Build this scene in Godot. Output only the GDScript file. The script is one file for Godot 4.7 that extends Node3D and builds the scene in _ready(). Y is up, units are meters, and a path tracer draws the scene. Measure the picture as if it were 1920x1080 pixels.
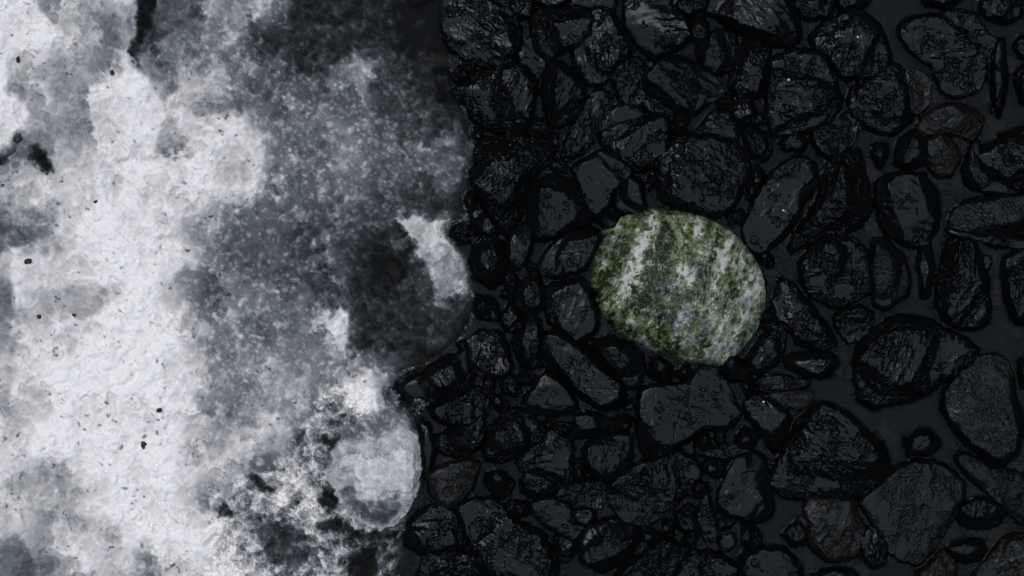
extends Node3D
# Layout is written in millimetre-like units ("u"): 1 u = 0.5 mm, x to the right, y towards the viewer, origin at the top left of the patch.
const S := 0.0005
const MID := Vector2(960, 540)
const EYE := 1.5312
const CONTACT := 12.0        # height in u at which the water film meets a stone
const BED := -34.0          # lake bed in u
const WET := 2.0            # spacing of the water surface in u

var used := {}
var fine := FastNoiseLite.new()
var medium := FastNoiseLite.new()
var coarse := FastNoiseLite.new()
var ridged := FastNoiseLite.new()
var cells := FastNoiseLite.new()
var cell_tone := FastNoiseLite.new()
var sheets := FastNoiseLite.new()
var mats := {}
var stone_shapes: Array = []   # [centre, radii at the water line] of every stone, for the film of water round it


func _ready() -> void:
	set_view()
	set_noises()
	set_materials()
	prepare_ice()
	build_setting()
	build_stones()
	build_green_stone()
	build_water()
	build_ice()
	build_small_things()


func set_view() -> void:
	var cam := Camera3D.new()
	cam.name = "camera"
	cam.position = Vector3(0, EYE, 0)
	cam.rotation_degrees = Vector3(-90, 0, 0)
	cam.fov = 20.0
	cam.near = 0.05
	cam.far = 400.0
	add_child(cam)
	var sky_mat := ProceduralSkyMaterial.new()      # overcast: three times as bright overhead as at the horizon
	sky_mat.sky_top_color = Color(0.63, 0.79, 1.0).linear_to_srgb()
	sky_mat.sky_horizon_color = Color(0.21, 0.263, 0.333).linear_to_srgb()
	sky_mat.sky_curve = 0.6
	sky_mat.ground_bottom_color = Color(0.02, 0.022, 0.025)
	sky_mat.ground_horizon_color = Color(0.05, 0.052, 0.055)
	var sky := Sky.new()
	sky.sky_material = sky_mat
	var env := Environment.new()
	env.background_mode = Environment.BG_SKY
	env.sky = sky
	env.background_energy_multiplier = 2.0
	env.tonemap_mode = Environment.TONE_MAPPER_LINEAR
	env.tonemap_exposure = 1.0
	env.sdfgi_enabled = true
	env.ssao_enabled = true
	env.ssil_enabled = true
	var around := WorldEnvironment.new()
	around.name = "world_environment"
	around.environment = env
	add_child(around)
	var sun := DirectionalLight3D.new()
	sun.name = "sun"
	sun.light_energy = 0.5
	sun.light_angular_distance = 30.0
	sun.sky_mode = DirectionalLight3D.SKY_MODE_LIGHT_ONLY
	sun.light_color = Color(1.0, 0.995, 0.985)
	sun.shadow_enabled = true
	sun.rotation_degrees = Vector3(-54, -140, 0)
	add_child(sun)


# ---------------------------------------------------------------- helpers
func noise(n: FastNoiseLite, kind: int, wave: float, octaves: int, the_seed: int, fractal := FastNoiseLite.FRACTAL_FBM) -> void:
	n.noise_type = kind
	n.frequency = 1.0 / wave
	n.fractal_type = fractal if octaves > 1 else FastNoiseLite.FRACTAL_NONE
	n.fractal_octaves = octaves
	n.seed = the_seed


func set_noises() -> void:
	noise(fine, FastNoiseLite.TYPE_SIMPLEX_SMOOTH, 9.0, 2, 11)
	noise(medium, FastNoiseLite.TYPE_SIMPLEX_SMOOTH, 30.0, 3, 12)
	noise(coarse, FastNoiseLite.TYPE_SIMPLEX_SMOOTH, 100.0, 3, 13)
	noise(ridged, FastNoiseLite.TYPE_SIMPLEX_SMOOTH, 34.0, 3, 14, FastNoiseLite.FRACTAL_RIDGED)
	noise(cells, FastNoiseLite.TYPE_CELLULAR, 17.0, 1, 15)
	cells.cellular_return_type = FastNoiseLite.RETURN_DISTANCE
	cells.cellular_jitter = 0.9
	noise(cell_tone, FastNoiseLite.TYPE_CELLULAR, 17.0, 1, 15)
	cell_tone.cellular_return_type = FastNoiseLite.RETURN_CELL_VALUE
	cell_tone.cellular_jitter = 0.9
	noise(sheets, FastNoiseLite.TYPE_CELLULAR, 90.0, 1, 16)
	sheets.cellular_return_type = FastNoiseLite.RETURN_CELL_VALUE
	sheets.cellular_jitter = 1.0


func relief(kind: int, wave: float, octaves: int, the_seed: int, fractal := FastNoiseLite.FRACTAL_FBM) -> ImageTexture:
	var n := FastNoiseLite.new()
	noise(n, kind, wave, octaves, the_seed, fractal)
	return ImageTexture.create_from_image(n.get_seamless_image(1024, 1024))


func worn(share: float, soft: float, wave: float, the_seed: int) -> ImageTexture:
	# a level face with grain, and patches where it has broken away into rough pits
	var n := FastNoiseLite.new()
	noise(n, FastNoiseLite.TYPE_SIMPLEX_SMOOTH, 150.0, 3, the_seed)
	var mask := n.get_seamless_image(768, 768)
	noise(n, FastNoiseLite.TYPE_SIMPLEX_SMOOTH, wave, 3, the_seed + 1)
	var rough := n.get_seamless_image(768, 768)
	mask.convert(Image.FORMAT_L8)
	rough.convert(Image.FORMAT_L8)
	var a := mask.get_data()
	var b := rough.get_data()
	var out := PackedFloat32Array()
	out.resize(a.size())
	for k in a.size():
		var f := b[k] / 255.0
		var broken := smoothstep(share - soft, share + soft, a[k] / 255.0 + 0.55 * (f - 0.5))
		out[k] = 0.8 + 0.016 * f - broken * (0.55 - 0.75 * (f - 0.5))
	return ImageTexture.create_from_image(Image.create_from_data(768, 768, false, Image.FORMAT_RF, out.to_byte_array()))


func grey(v: float, warm := 0.0) -> Color:
	return Color(v * (1.0 + warm), v, v * (1.0 - warm)).linear_to_srgb()


func wet_stone(called: String, colour: Color, rough: float, tex: Texture2D, depth: float, tile: float, tex2: Texture2D = null, bend := 0.0) -> StandardMaterial3D:
	var m := StandardMaterial3D.new()
	m.resource_name = called
	m.albedo_color = colour
	m.roughness = rough
	m.metallic_specular = 0.26
	m.uv1_triplanar = true
	m.uv1_world_triplanar = true
	m.uv1_scale = Vector3.ONE / tile
	m.heightmap_enabled = true
	m.heightmap_texture = tex
	m.heightmap_scale = depth
	if tex2:
		m.normal_enabled = true
		m.normal_texture = tex2
		m.normal_scale = bend
	mats[called] = m
	return m


func set_materials() -> void:
	var grain := relief(FastNoiseLite.TYPE_SIMPLEX_SMOOTH, 60.0, 3, 21)
	wet_stone("smooth", grey(0.0028, -0.06), 0.19, worn(0.78, 0.06, 40.0, 24), 0.38, 0.15)
	wet_stone("pitted", grey(0.0028, -0.06), 0.17, worn(0.60, 0.08, 42.0, 22), 0.52, 0.15)
	wet_stone("grainy", grey(0.0038, -0.03), 0.20, worn(0.56, 0.16, 20.0, 26), 0.24, 0.15)
	wet_stone("brownish", grey(0.007, 0.16), 0.25, worn(0.58, 0.10, 34.0, 28), 0.38, 0.15)
	wet_stone("sunken", grey(0.011, 0.12), 0.6, grain, 0.08, 0.14).metallic_specular = 0.05
	var green := StandardMaterial3D.new()
	green.resource_name = "green"
	green.vertex_color_use_as_albedo = true
	green.roughness = 0.46
	green.metallic_specular = 0.36
	green.uv1_triplanar = true
	green.uv1_world_triplanar = true
	green.uv1_scale = Vector3.ONE / 0.12
	green.heightmap_enabled = true
	green.heightmap_texture = grain
	green.heightmap_scale = 0.07
	mats.green = green
	var water := StandardMaterial3D.new()
	water.resource_name = "water"
	water.transparency = BaseMaterial3D.TRANSPARENCY_ALPHA
	water.albedo_color = Color(0.02, 0.03, 0.035, 0.1)
	water.roughness = 0.02
	water.metallic_specular = 0.18
	mats.water = water
	var bed := StandardMaterial3D.new()
	bed.resource_name = "bed"
	bed.albedo_color = grey(0.006)
	bed.roughness = 0.8
	bed.metallic_specular = 0.05
	mats.bed = bed
	var slope_dark := StandardMaterial3D.new()  # near-black colour of the unseen slopes added for dark reflections
	slope_dark.resource_name = "slope_dark"
	slope_dark.albedo_color = Color(0.010, 0.014, 0.012).linear_to_srgb()
	slope_dark.roughness = 1.0
	slope_dark.metallic_specular = 0.1
	mats.slope_dark = slope_dark
	var ice := StandardMaterial3D.new()              # white with air bubbles; where they thin out the ice is clear and shows the dark water below
	ice.resource_name = "ice"
	ice.transparency = BaseMaterial3D.TRANSPARENCY_ALPHA
	ice.vertex_color_use_as_albedo = true
	ice.roughness = 0.42
	ice.metallic_specular = 0.36
	ice.uv1_triplanar = true
	ice.uv1_world_triplanar = true
	ice.uv1_scale = Vector3.ONE / 0.12
	ice.heightmap_enabled = true
	ice.heightmap_texture = grain
	ice.heightmap_scale = 0.05
	mats.ice = ice
	var glass := StandardMaterial3D.new()
	glass.resource_name = "clear_ice"
	glass.refraction_enabled = true
	glass.refraction_scale = 0.031
	glass.albedo_color = Color(0.97, 0.99, 1.0, 0.0)
	glass.roughness = 0.05
	mats.glass = glass
	var grit := StandardMaterial3D.new()
	grit.resource_name = "grit"
	grit.albedo_color = Color(0.012, 0.010, 0.008).linear_to_srgb()
	grit.roughness = 0.6
	mats.grit = grit
	var glint_white := StandardMaterial3D.new()  # plain white for the dots that stand in for glints
	glint_white.resource_name = "glint_white"
	glint_white.albedo_color = Color(0.75, 0.8, 0.84)
	glint_white.roughness = 0.25
	mats.glint_white = glint_white


func at(p: Vector2, h := 0.0) -> Vector3:
	return Vector3((p.x - MID.x) * S, h * S, (p.y - MID.y) * S)


func numbered(called: String) -> String:
	var n: int = used.get(called, 0)
	used[called] = n + 1
	return called if n == 0 else "%s_%03d" % [called, n]


func put(called: String, mesh: Mesh, mat: Material, parent: Node = self) -> MeshInstance3D:
	var o := MeshInstance3D.new()
	o.mesh = mesh
	o.material_override = mat
	o.name = numbered(called) if parent == self else called
	parent.add_child(o, true)
	return o


func tag(o: Node, label: String, category: String, group := "", kind := "") -> void:
	o.set_meta("label", label)
	o.set_meta("category", category)
	if group:
		o.set_meta("group", group)
	if kind:
		o.set_meta("kind", kind)


func solid(verts: PackedVector3Array, normals: PackedVector3Array, index: PackedInt32Array, colors := PackedColorArray()) -> ArrayMesh:
	var a := []
	a.resize(Mesh.ARRAY_MAX)
	a[Mesh.ARRAY_VERTEX] = verts
	a[Mesh.ARRAY_NORMAL] = normals
	a[Mesh.ARRAY_INDEX] = index
	if colors.size():
		a[Mesh.ARRAY_COLOR] = colors
	var m := ArrayMesh.new()
	m.add_surface_from_arrays(Mesh.PRIMITIVE_TRIANGLES, a)
	return m


func points(flat: Array) -> PackedVector2Array:
	var out := PackedVector2Array()
	for i in range(0, flat.size(), 2):
		out.append(Vector2(flat[i], flat[i + 1]))
	return out


func rounded(poly: PackedVector2Array, share := 0.22) -> PackedVector2Array:
	var out := PackedVector2Array()
	for i in poly.size():
		var a := poly[i]
		var b := poly[(i + 1) % poly.size()]
		out.append(a.lerp(b, share))
		out.append(a.lerp(b, 1.0 - share))
	return out


func middle(poly: PackedVector2Array) -> Vector2:
	var sum := Vector2.ZERO
	var area := 0.0
	for i in poly.size():
		var a := poly[i]
		var b := poly[(i + 1) % poly.size()]
		var w := a.cross(b)
		area += w
		sum += (a + b) * w
	return sum / (3.0 * area)


func reach(poly: PackedVector2Array, c: Vector2, dir: Vector2) -> float:
	var far := 0.0
	for i in poly.size():
		var a := poly[i] - c
		var e := poly[(i + 1) % poly.size()] - c - a
		var d := dir.cross(e)
		if absf(d) < 1e-6:
			continue
		var r := a.cross(e) / d
		var k := a.cross(dir) / d
		if r > far and k >= -0.0001 and k <= 1.0001:
			far = r
	return far


func depth_in(poly: PackedVector2Array, p: Vector2) -> float:
	# distance to the edge, positive inside
	var best := 1e12
	var inside := false
	var b := poly[poly.size() - 1]
	for a in poly:
		var e := b - a
		var q := p - a
		var t := clampf(q.dot(e) / e.length_squared(), 0.0, 1.0)
		best = minf(best, (q - e * t).length_squared())
		if (a.y > p.y) != (b.y > p.y) and p.x < e.x * (p.y - a.y) / e.y + a.x:
			inside = not inside
		b = a
	return sqrt(best) if inside else -sqrt(best)


func polar_mesh(rows: Array, around: int, colors := PackedColorArray()) -> ArrayMesh:
	# rows: rings of points from the middle outwards, each with "around" points; the first ring is a tiny one
	var verts := PackedVector3Array()
	for r in rows:
		verts.append_array(r)
	var n := rows.size()
	var normals := PackedVector3Array()
	normals.resize(verts.size())
	var index := PackedInt32Array()
	for i in n:
		var up := maxi(i - 1, 0) * around
		var down := mini(i + 1, n - 1) * around
		for j in around:
			var jl := (j + around - 1) % around
			var jr := (j + 1) % around
			var dr := verts[down + j] - verts[up + j]
			var dt := verts[i * around + jr] - verts[i * around + jl]
			normals[i * around + j] = dt.cross(dr).normalized()
			if i < n - 1:
				var a := i * around + j
				var b := i * around + jr
				index.append_array(PackedInt32Array([a, a + around, b, b, a + around, b + around]))
	for j in around:
		normals[j] = normals[around * mini(2, n - 1)] if n > 2 else Vector3.UP
	return solid(verts, normals, index, colors)


# ---------------------------------------------------------------- setting
func build_setting() -> void:
	var plane := PlaneMesh.new()
	plane.size = Vector2(160, 160)
	var bed := put("lake_bed", plane, mats.bed)
	bed.position.y = BED * S
	bed.set_meta("kind", "structure")
	# unseen dark slopes added all round, steepened so wet faces and water rims mirror black
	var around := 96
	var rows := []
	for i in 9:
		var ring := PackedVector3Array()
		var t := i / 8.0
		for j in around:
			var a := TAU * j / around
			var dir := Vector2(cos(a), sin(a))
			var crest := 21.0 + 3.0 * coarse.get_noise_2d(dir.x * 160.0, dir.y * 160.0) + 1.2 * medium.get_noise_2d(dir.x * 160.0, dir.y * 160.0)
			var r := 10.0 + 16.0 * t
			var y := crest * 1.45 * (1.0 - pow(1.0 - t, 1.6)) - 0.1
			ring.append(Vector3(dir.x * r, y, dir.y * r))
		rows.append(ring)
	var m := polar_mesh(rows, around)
	var unseen_hill := put("unseen_hill", m, mats.slope_dark)
	unseen_hill.set_meta("kind", "structure")


# ---------------------------------------------------------------- stones
func stone_mesh(outline: PackedVector2Array, facet: PackedVector2Array, high: float, the_seed: int, rugged: float, tilt_by := 0.10, remember := true, grown := 1.0) -> Array:
	var rng := RandomNumberGenerator.new()
	rng.seed = the_seed * 7919 + 17
	var c := middle(facet)
	var edge := rounded(outline, 0.06)
	var spread := lerpf(5.0, 6.5, smoothstep(1500.0, 1380.0, c.x)) * grown if remember else 0.0
	var crown := facet
	var size := 0.0
	for p in outline:
		size += p.distance_to(c) / outline.size()
	var around := clampi(int(size * 1.35), 36, 132)
	var ro := PackedFloat32Array()
	var rf := PackedFloat32Array()
	var gap := 0.0
	var off := Vector2(rng.randf_range(-900, 900), rng.randf_range(-900, 900))
	for j in around:
		var a := TAU * j / around
		var dir := Vector2(cos(a), sin(a))
		var o := reach(edge, c, dir)
		var f := reach(crown, c, dir)
		var p := c + dir * o + off
		o = maxf(o + spread + 5.0 * rugged * medium.get_noise_2d(p.x, p.y) + 3.0 * (0.35 - absf(medium.get_noise_2d(p.x * 0.7 + 600.0, p.y * 0.7))) + 1.2 * fine.get_noise_2d(p.x, p.y), 4.0)
		f = f + 0.75 * spread + 3.0 * rugged * medium.get_noise_2d(p.x + 300.0, p.y) * 2.0 + 3.2 * fine.get_noise_2d(p.x, p.y)
		f = clampf(f, 1.5, o * 0.93)
		ro.append(o)
		rf.append(f)
		gap += (o - f) / around
	var h := high if high > 0.0 else CONTACT + clampf(gap * 0.85 + 4.0, 9.0, 34.0)
	if remember:
		stone_shapes.append([c, ro])
	var tilt := Vector2.from_angle(rng.randf() * TAU) * pow(rng.randf(), 1.3) * tilt_by
	var turn := rng.randf() * PI
	var along := Vector2(cos(turn), sin(turn))
	var cuts := []          # broken corners: a direction, how far out it starts and how steep it falls
	for k in rng.randi_range(2, 4):
		cuts.append([Vector2.from_angle(rng.randf() * TAU), rng.randf_range(0.35, 0.95), rng.randf_range(0.12, 0.6)])
	var body := 0.0
	for f in rf:
		body += f / around
	var n_in := clampi(int(size * 0.30), 8, 34)
	var n_out := clampi(int(gap * 0.4), 6, 16)
	var rows := []
	var total := n_in + n_out + 3
	var scale_h := 1.0 - h * S / EYE
	for i in total:
		var ring := PackedVector3Array()
		for j in around:
			var a := TAU * j / around
			var dir := Vector2(cos(a), sin(a))
			var r := 0.0
			var y := 0.0
			var wild := rugged
			var shrink := 1.0
			if i < n_in:
				r = rf[j] * maxf(float(i) / n_in, 0.004)
				y = h + tilt.dot(dir) * r
				shrink = scale_h
			elif i <= n_in + n_out:
				var t := float(i - n_in) / n_out
				r = lerpf(rf[j], ro[j], t)
				var top := h + tilt.dot(dir) * rf[j]
				y = lerpf(top, CONTACT - 1.0, pow(t, 1.25))
				wild = rugged * lerpf(1.0, 0.5, t)
				shrink = lerpf(scale_h, 1.0, t)
			else:
				var t2 := float(i - n_in - n_out) / 2.0
				r = ro[j] * (1.0 + 0.05 * t2) + 3.0 * t2
				y = lerpf(CONTACT - 6.0, BED - 1.0, t2)
				wild = 0.0
			var p := c + dir * r
			if i <= n_in + n_out:
				for cut in cuts:
					var past: float = dir.dot(cut[0]) * r - cut[1] * body
					if past > 0.0:
						y -= minf(past * cut[2] * rugged, maxf((y - CONTACT - 4.0) * 0.7, 0.0)) * (1.0 if i <= n_in else 1.0 - float(i - n_in) / n_out)
			if wild > 0.0:
				var q := p + off
				var layered := Vector2(q.dot(along) * 0.6, q.dot(along.orthogonal()) * 1.7)
				y += wild * (2.2 * medium.get_noise_2d(layered.x, layered.y) + 1.6 * (ridged.get_noise_2d(layered.x * 0.8, layered.y) + 0.2) + 0.7 * fine.get_noise_2d(q.x, q.y))
			var w := (p - MID) * shrink - (c - MID)
			ring.append(Vector3(w.x * S, y * S, w.y * S))
		rows.append(ring)
	return [polar_mesh(rows, around), c]


func build_stones() -> void:
	var kinds := ["smooth", "pitted", "grainy", "brownish"]
	var n := 0
	for d in stone_list():
		n += 1
		var kind: int = d[1]
		var made := stone_mesh(points(d[3]), points(d[4]), d[2], n, [0.6, 1.0, 0.7, 0.9][kind], 0.34)
		var o := put("black_stone", made[0], mats[kinds[kind]])
		o.position = at(made[1])
		tag(o, d[0], "stone", "black stones standing in the shallow water")
	wedge_stones()
	build_loose_bed()


func wedge_stones() -> void:
	# small stones jammed into the gaps where the shore is closely packed
	var rng := RandomNumberGenerator.new()
	rng.seed = 31
	var spots: Array[Vector3] = []
	for y in range(-40, 1121, 7):
		for x in range(868, 1930, 7):
			var p := Vector2(x, y)
			var d := 60.0
			for shape in stone_shapes:
				var q: Vector2 = p - shape[0]
				var radii: PackedFloat32Array = shape[1]
				var r := q.length()
				if r > 190.0:
					continue
				d = minf(d, r - radii[int(fposmod(q.angle(), TAU) / TAU * radii.size()) % radii.size()])
			if p.distance_to(Vector2(1272, 540)) < 172.0:
				d = minf(d, -depth_in(green_edge(), p) - 7.0)
			if x < 905:
				d = minf(d, -coarse_read(ice_edge_far, p) + 6.0)
			if d > (10.0 if x < 1440 else 999.0):
				spots.append(Vector3(p.x, p.y, d))
	spots.sort_custom(func(u, v): return u.z > v.z)
	var taken: Array[Vector3] = []
	for s in spots:
		var free := true
		for t in taken:
			if Vector2(s.x - t.x, s.y - t.y).length() < t.z + s.z + 3.0:
				free = false
				break
		if not free:
			continue
		taken.append(s)
		if taken.size() > 110:
			break
		var c := Vector2(s.x, s.y)
		var r := minf(s.z, 26.0) + 4.0
		var outline := PackedVector2Array()
		var top := PackedVector2Array()
		var lean := Vector2(rng.randf_range(-0.3, 0.3), rng.randf_range(-0.3, 0.3)) * r
		var long := rng.randf() * TAU
		for j in 8:
			var a := TAU * (j + rng.randf_range(-0.35, 0.35)) / 8.0
			var e := Vector2.from_angle(a) * r * rng.randf_range(0.75, 1.15) * (1.0 + 0.25 * cos(2.0 * (a - long)))
			outline.append(c + e)
			top.append(c + lean + e * rng.randf_range(0.15, 0.4))
		var made := stone_mesh(outline, top, CONTACT + r * rng.randf_range(0.5, 0.9), 300 + taken.size(), 0.8, 0.3, true, 0.0)
		var o := put("black_stone", made[0], mats["pitted"])
		o.position = at(made[1])
		tag(o, "small black stone wedged dark in a gap between larger stones", "stone", "small dark stones wedged between the larger ones")


func build_loose_bed() -> void:
	# pebbles lying on the bed under water, and the same shore going on past the patch in the picture
	var rng := RandomNumberGenerator.new()
	rng.seed = 4242
	var blanks: Array[ArrayMesh] = []
	for k in 6:
		var poly := PackedVector2Array()
		var top := PackedVector2Array()
		for j in 9:
			var a := TAU * (j + rng.randf_range(-0.3, 0.3)) / 9.0
			var r := rng.randf_range(38.0, 60.0)
			poly.append(MID + Vector2(cos(a), sin(a) * 0.8) * r)
			top.append(MID + Vector2(cos(a), sin(a) * 0.8) * r * rng.randf_range(0.5, 0.75))
		blanks.append(stone_mesh(poly, top, 30.0, 900 + k, 1.0, 0.15, false)[0])
	var low := SurfaceTool.new()
	low.begin(Mesh.PRIMITIVE_TRIANGLES)
	for k in 420:
		var p := Vector2(rng.randf_range(700, 2000), rng.randf_range(-80, 1160))
		var s := rng.randf_range(0.35, 0.7)
		var t := Transform3D(Basis(Vector3.UP, rng.randf() * TAU).scaled(Vector3(s, s * 0.55, s)), at(p, BED + 34.0 * s * 0.55 + rng.randf_range(-2.0, 6.0)))
		low.append_from(blanks[k % 6], 0, t)
	var pebbles := put("pebble_bed", low.commit(), mats.sunken)
	tag(pebbles, "dark pebbles lying on the lake bed under the shallow water", "pebbles", "", "stuff")
	var far := SurfaceTool.new()
	far.begin(Mesh.PRIMITIVE_TRIANGLES)
	var placed: Array[Vector2] = []
	for k in 900:
		var p := Vector2(rng.randf_range(760, 2700), rng.randf_range(-620, 1700))
		if Rect2(700, -75, 1290, 1230).has_point(p):
			continue
		var near := false
		for q in placed:
			if q.distance_squared_to(p) < 8200.0:
				near = true
				break
		if near:
			continue
		placed.append(p)
		var s := rng.randf_range(0.8, 1.3)
		far.append_from(blanks[placed.size() % 6], 0, Transform3D(Basis(Vector3.UP, rng.randf() * TAU).scaled(Vector3(s, s * 0.9, s)), at(p, -4.0)))
	var shore := put("shore_stones", far.commit(), mats.pitted)
	tag(shore, "black wet stones of the shore going on past the picture's edge", "stones", "", "stuff")


# ---------------------------------------------------------------- the green stone
func green_edge() -> PackedVector2Array:
	return points([1112, 486, 1120, 464, 1135, 431, 1151, 409, 1186, 400, 1217, 395, 1265, 396, 1312, 404, 1343, 418, 1375, 437, 1403, 467, 1419, 492, 1431, 521, 1435, 555, 1431, 593, 1416, 624, 1388, 656, 1366, 681, 1353, 687, 1328, 681, 1293, 679, 1249, 664, 1211, 650, 1176, 634, 1148, 612, 1126, 587, 1115, 555, 1112, 524])


func build_green_stone() -> void:
	var edge := green_edge()
	var c := Vector2(1272, 540)
	var around := 420
	var rings := 150
	var high := 88.0
	var ro := PackedFloat32Array()
	var smooth_edge := rounded(edge, 0.25)
	for j in around:
		var a := TAU * j / around
		var dir := Vector2(cos(a), sin(a))
		ro.append(reach(smooth_edge, c, dir) + 1.2 * fine.get_noise_2d(c.x + dir.x * 160.0, c.y + dir.y * 160.0))
	var coarse_r := PackedFloat32Array()
	for j in range(0, around, 4):
		coarse_r.append(ro[j])
	stone_shapes.append([c, coarse_r])
	var along := Vector2(-0.36, 0.933)
	var across := along.orthogonal()
	# pale patches: centre, length along the banding, width, strength
	var pale := [[1186, 500, 62, 11, 1.0], [1172, 530, 30, 8, 0.7], [1199, 462, 24, 12, 0.9], [1303, 434, 20, 8, 1.0], [1271, 508, 10, 8, 1.1], [1284, 526, 13, 6, 1.2], [1310, 474, 9, 9, 0.9], [1179, 602, 9, 16, 1.1],
		[1217, 425, 26, 6, 0.8], [1290, 632, 18, 10, 0.9], [1364, 458, 22, 9, 0.8], [1345, 490, 30, 10, 0.55], [1412, 535, 34, 14, 0.7], [1340, 625, 26, 16, 0.7], [1385, 600, 30, 10, 0.55], [1265, 600, 24, 6, 0.5], [1158, 428, 20, 7, 0.5], [1222, 410, 16, 5, 0.6], [1320, 664, 14, 6, 0.9], [1375, 520, 26, 8, 0.45]]
	var dark := [[1205, 545, 60, 16, 0.7], [1228, 470, 44, 22, 0.55], [1197, 505, 16, 5, 0.9], [1331, 470, 44, 4, 1.0], [1210, 425, 22, 4, 0.8], [1235, 520, 26, 5, 0.8], [1363, 541, 7, 6, 1.2], [1225, 618, 34, 14, 0.5], [1262, 646, 18, 10, 0.7], [1316, 655, 14, 5, 0.8], [1128, 520, 60, 14, 0.5], [1396, 515, 14, 6, 0.6], [1310, 640, 22, 6, 0.5]]
	var rows := []
	var colors := PackedColorArray()
	var cream := Color(0.53, 0.48, 0.41)
	var olive := Color(0.078, 0.100, 0.040)
	var sage := Color(0.215, 0.226, 0.140)
	var deep := Color(0.012, 0.018, 0.007)
	var slate := Color(0.115, 0.135, 0.15)
	for i in rings + 3:
		var ring := PackedVector3Array()
		for j in around:
			var a := TAU * j / around
			var dir := Vector2(cos(a), sin(a))
			var t := minf(maxf(float(i), 0.4) / rings, 1.0)
			var r := ro[j] * t
			var p := c + dir * r
			var s := p.dot(along)
			var w := p.dot(across)
			var bands := medium.get_noise_2d(s * 0.30 + 500.0, w * 1.2)
			var mott := medium.get_noise_2d(p.x * 1.3 + 90.0, p.y * 1.3)
			var speck := fine.get_noise_2d(s * 1.1 + 70.0, w * 1.9)
			var speck2 := fine.get_noise_2d(p.x * 2.3, p.y * 2.3 + 400.0)
			var big := coarse.get_noise_2d(p.x * 1.2, p.y * 1.2)
			var tone := 0.36 + 0.60 * bands + 0.75 * mott - 0.55 * (1.0 - smoothstep(-0.95, -0.62, cells.get_noise_2d(s * 0.8, w * 1.5))) + 0.70 * speck + 0.32 * speck2 + 0.45 * big + 0.0012 * (p.x - 1272.0)
			var bent := Vector2(medium.get_noise_2d(p.x + 40.0, p.y * 1.5), medium.get_noise_2d(p.x * 1.5, p.y - 80.0)) * 16.0
			for e in pale:
				var d := p + bent - Vector2(e[0], e[1])
				var q := Vector2(d.dot(along) / e[2], d.dot(across) / e[3])
				var k := q.length() + 0.8 * speck + 0.7 * mott
				if k < 1.6:
					var f: float = (1.0 - smoothstep(0.5, 1.5, k)) * e[4]
					tone += f * 0.95
			for e in dark:
				var d := p + bent - Vector2(e[0], e[1])
				var q := Vector2(d.dot(along) / e[2], d.dot(across) / e[3])
				var k := q.length() + 0.7 * speck + 0.7 * mott
				if k < 1.6:
					var f: float = (1.0 - smoothstep(0.4, 1.5, k)) * e[4]
					tone -= f * 0.7
			# smooth dark grey vein fragment near the middle
			var v := minf(depth_in_vein(p), 2.0)
			var col := deep.lerp(olive, smoothstep(-0.35, 0.30, tone))
			col = col.lerp(sage, smoothstep(0.30, 0.80, tone))
			col = col.lerp(cream, smoothstep(0.80, 1.25, tone))
			var cool := smoothstep(0.05, 0.5, coarse.get_noise_2d(p.x * 2.0 + 50.0, p.y * 2.0 - 900.0) + 0.25 * speck + 0.0013 * (p.y - 560.0))
			col = col.lerp(Color(slate.r * (0.4 + tone), slate.g * (0.4 + tone), slate.b * (0.4 + tone)), clampf(cool * 0.55, 0.0, 0.55))
			if v > 0.0:
				col = col.lerp(Color(0.045, 0.054, 0.042) * (1.0 + speck), 0.8 * smoothstep(0.0, 2.0, v))
			col.a = 1.0
			colors.append(col)
			var y := 0.0
			if i < rings:
				var round_off := pow(maxf(1.0 - pow(t, 2.1), 0.0), 0.68)
				y = CONTACT - 1.0 + (high - CONTACT) * round_off
				y += (1.0 - pow(t, 8.0)) * (3.0 * coarse.get_noise_2d(p.x, p.y) + 1.5 * bands + 1.1 * speck + 0.5 * speck2 + 1.0 * mott)
				y -= 1.6 * crack(p) + (1.2 * smoothstep(0.0, 2.0, v) if v > 0.0 else 0.0)
				# the left flank falls away along a ledge
				y -= 9.0 * smoothstep(1180.0, 1120.0, p.x + 0.25 * (p.y - 540.0)) * (1.0 - t * t)
			else:
				r = ro[j] * (1.0 + 0.02 * (i - rings))
				p = c + dir * r
				y = lerpf(CONTACT - 4.0, BED - 1.0, (i - rings) / 2.0)
			ring.append(Vector3((p.x - c.x) * S, y * S, (p.y - c.y) * S))
		rows.append(ring)
	var o := put("green_stone", polar_mesh(rows, around, colors), mats.green)
	o.position = at(c)
	tag(o, "large rounded green stone with pale mottled bands among the black stones", "stone")


func depth_in_vein(p: Vector2) -> float:
	if p.x < 1236.0 or p.x > 1300.0 or p.y < 535.0 or p.y > 612.0:
		return -1.0
	var q := p + Vector2(4.0 * fine.get_noise_2d(p.x, p.y), 4.0 * fine.get_noise_2d(p.y, p.x))
	return depth_in(PackedVector2Array([Vector2(1250, 556), Vector2(1270, 546), Vector2(1276, 540), Vector2(1294, 544), Vector2(1288, 556), Vector2(1272, 566), Vector2(1262, 580), Vector2(1252, 598), Vector2(1244, 608), Vector2(1240, 600), Vector2(1252, 574)]), q)


func crack(p: Vector2) -> float:
	var best := 0.0
	for line in [[1180, 440, 1215, 455], [1215, 455, 1290, 458], [1290, 458, 1330, 470], [1330, 470, 1400, 500], [1330, 445, 1329, 540], [1150, 445, 1182, 440]]:
		var a := Vector2(line[0], line[1])
		var b := Vector2(line[2], line[3])
		var e := b - a
		var t := clampf((p - a).dot(e) / e.length_squared(), 0.0, 1.0)
		var d := (p - a - e * t).length() + 2.0 * fine.get_noise_2d(p.x, p.y)
		best = maxf(best, 1.0 - smoothstep(0.5, 3.0, d))
	return best


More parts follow.
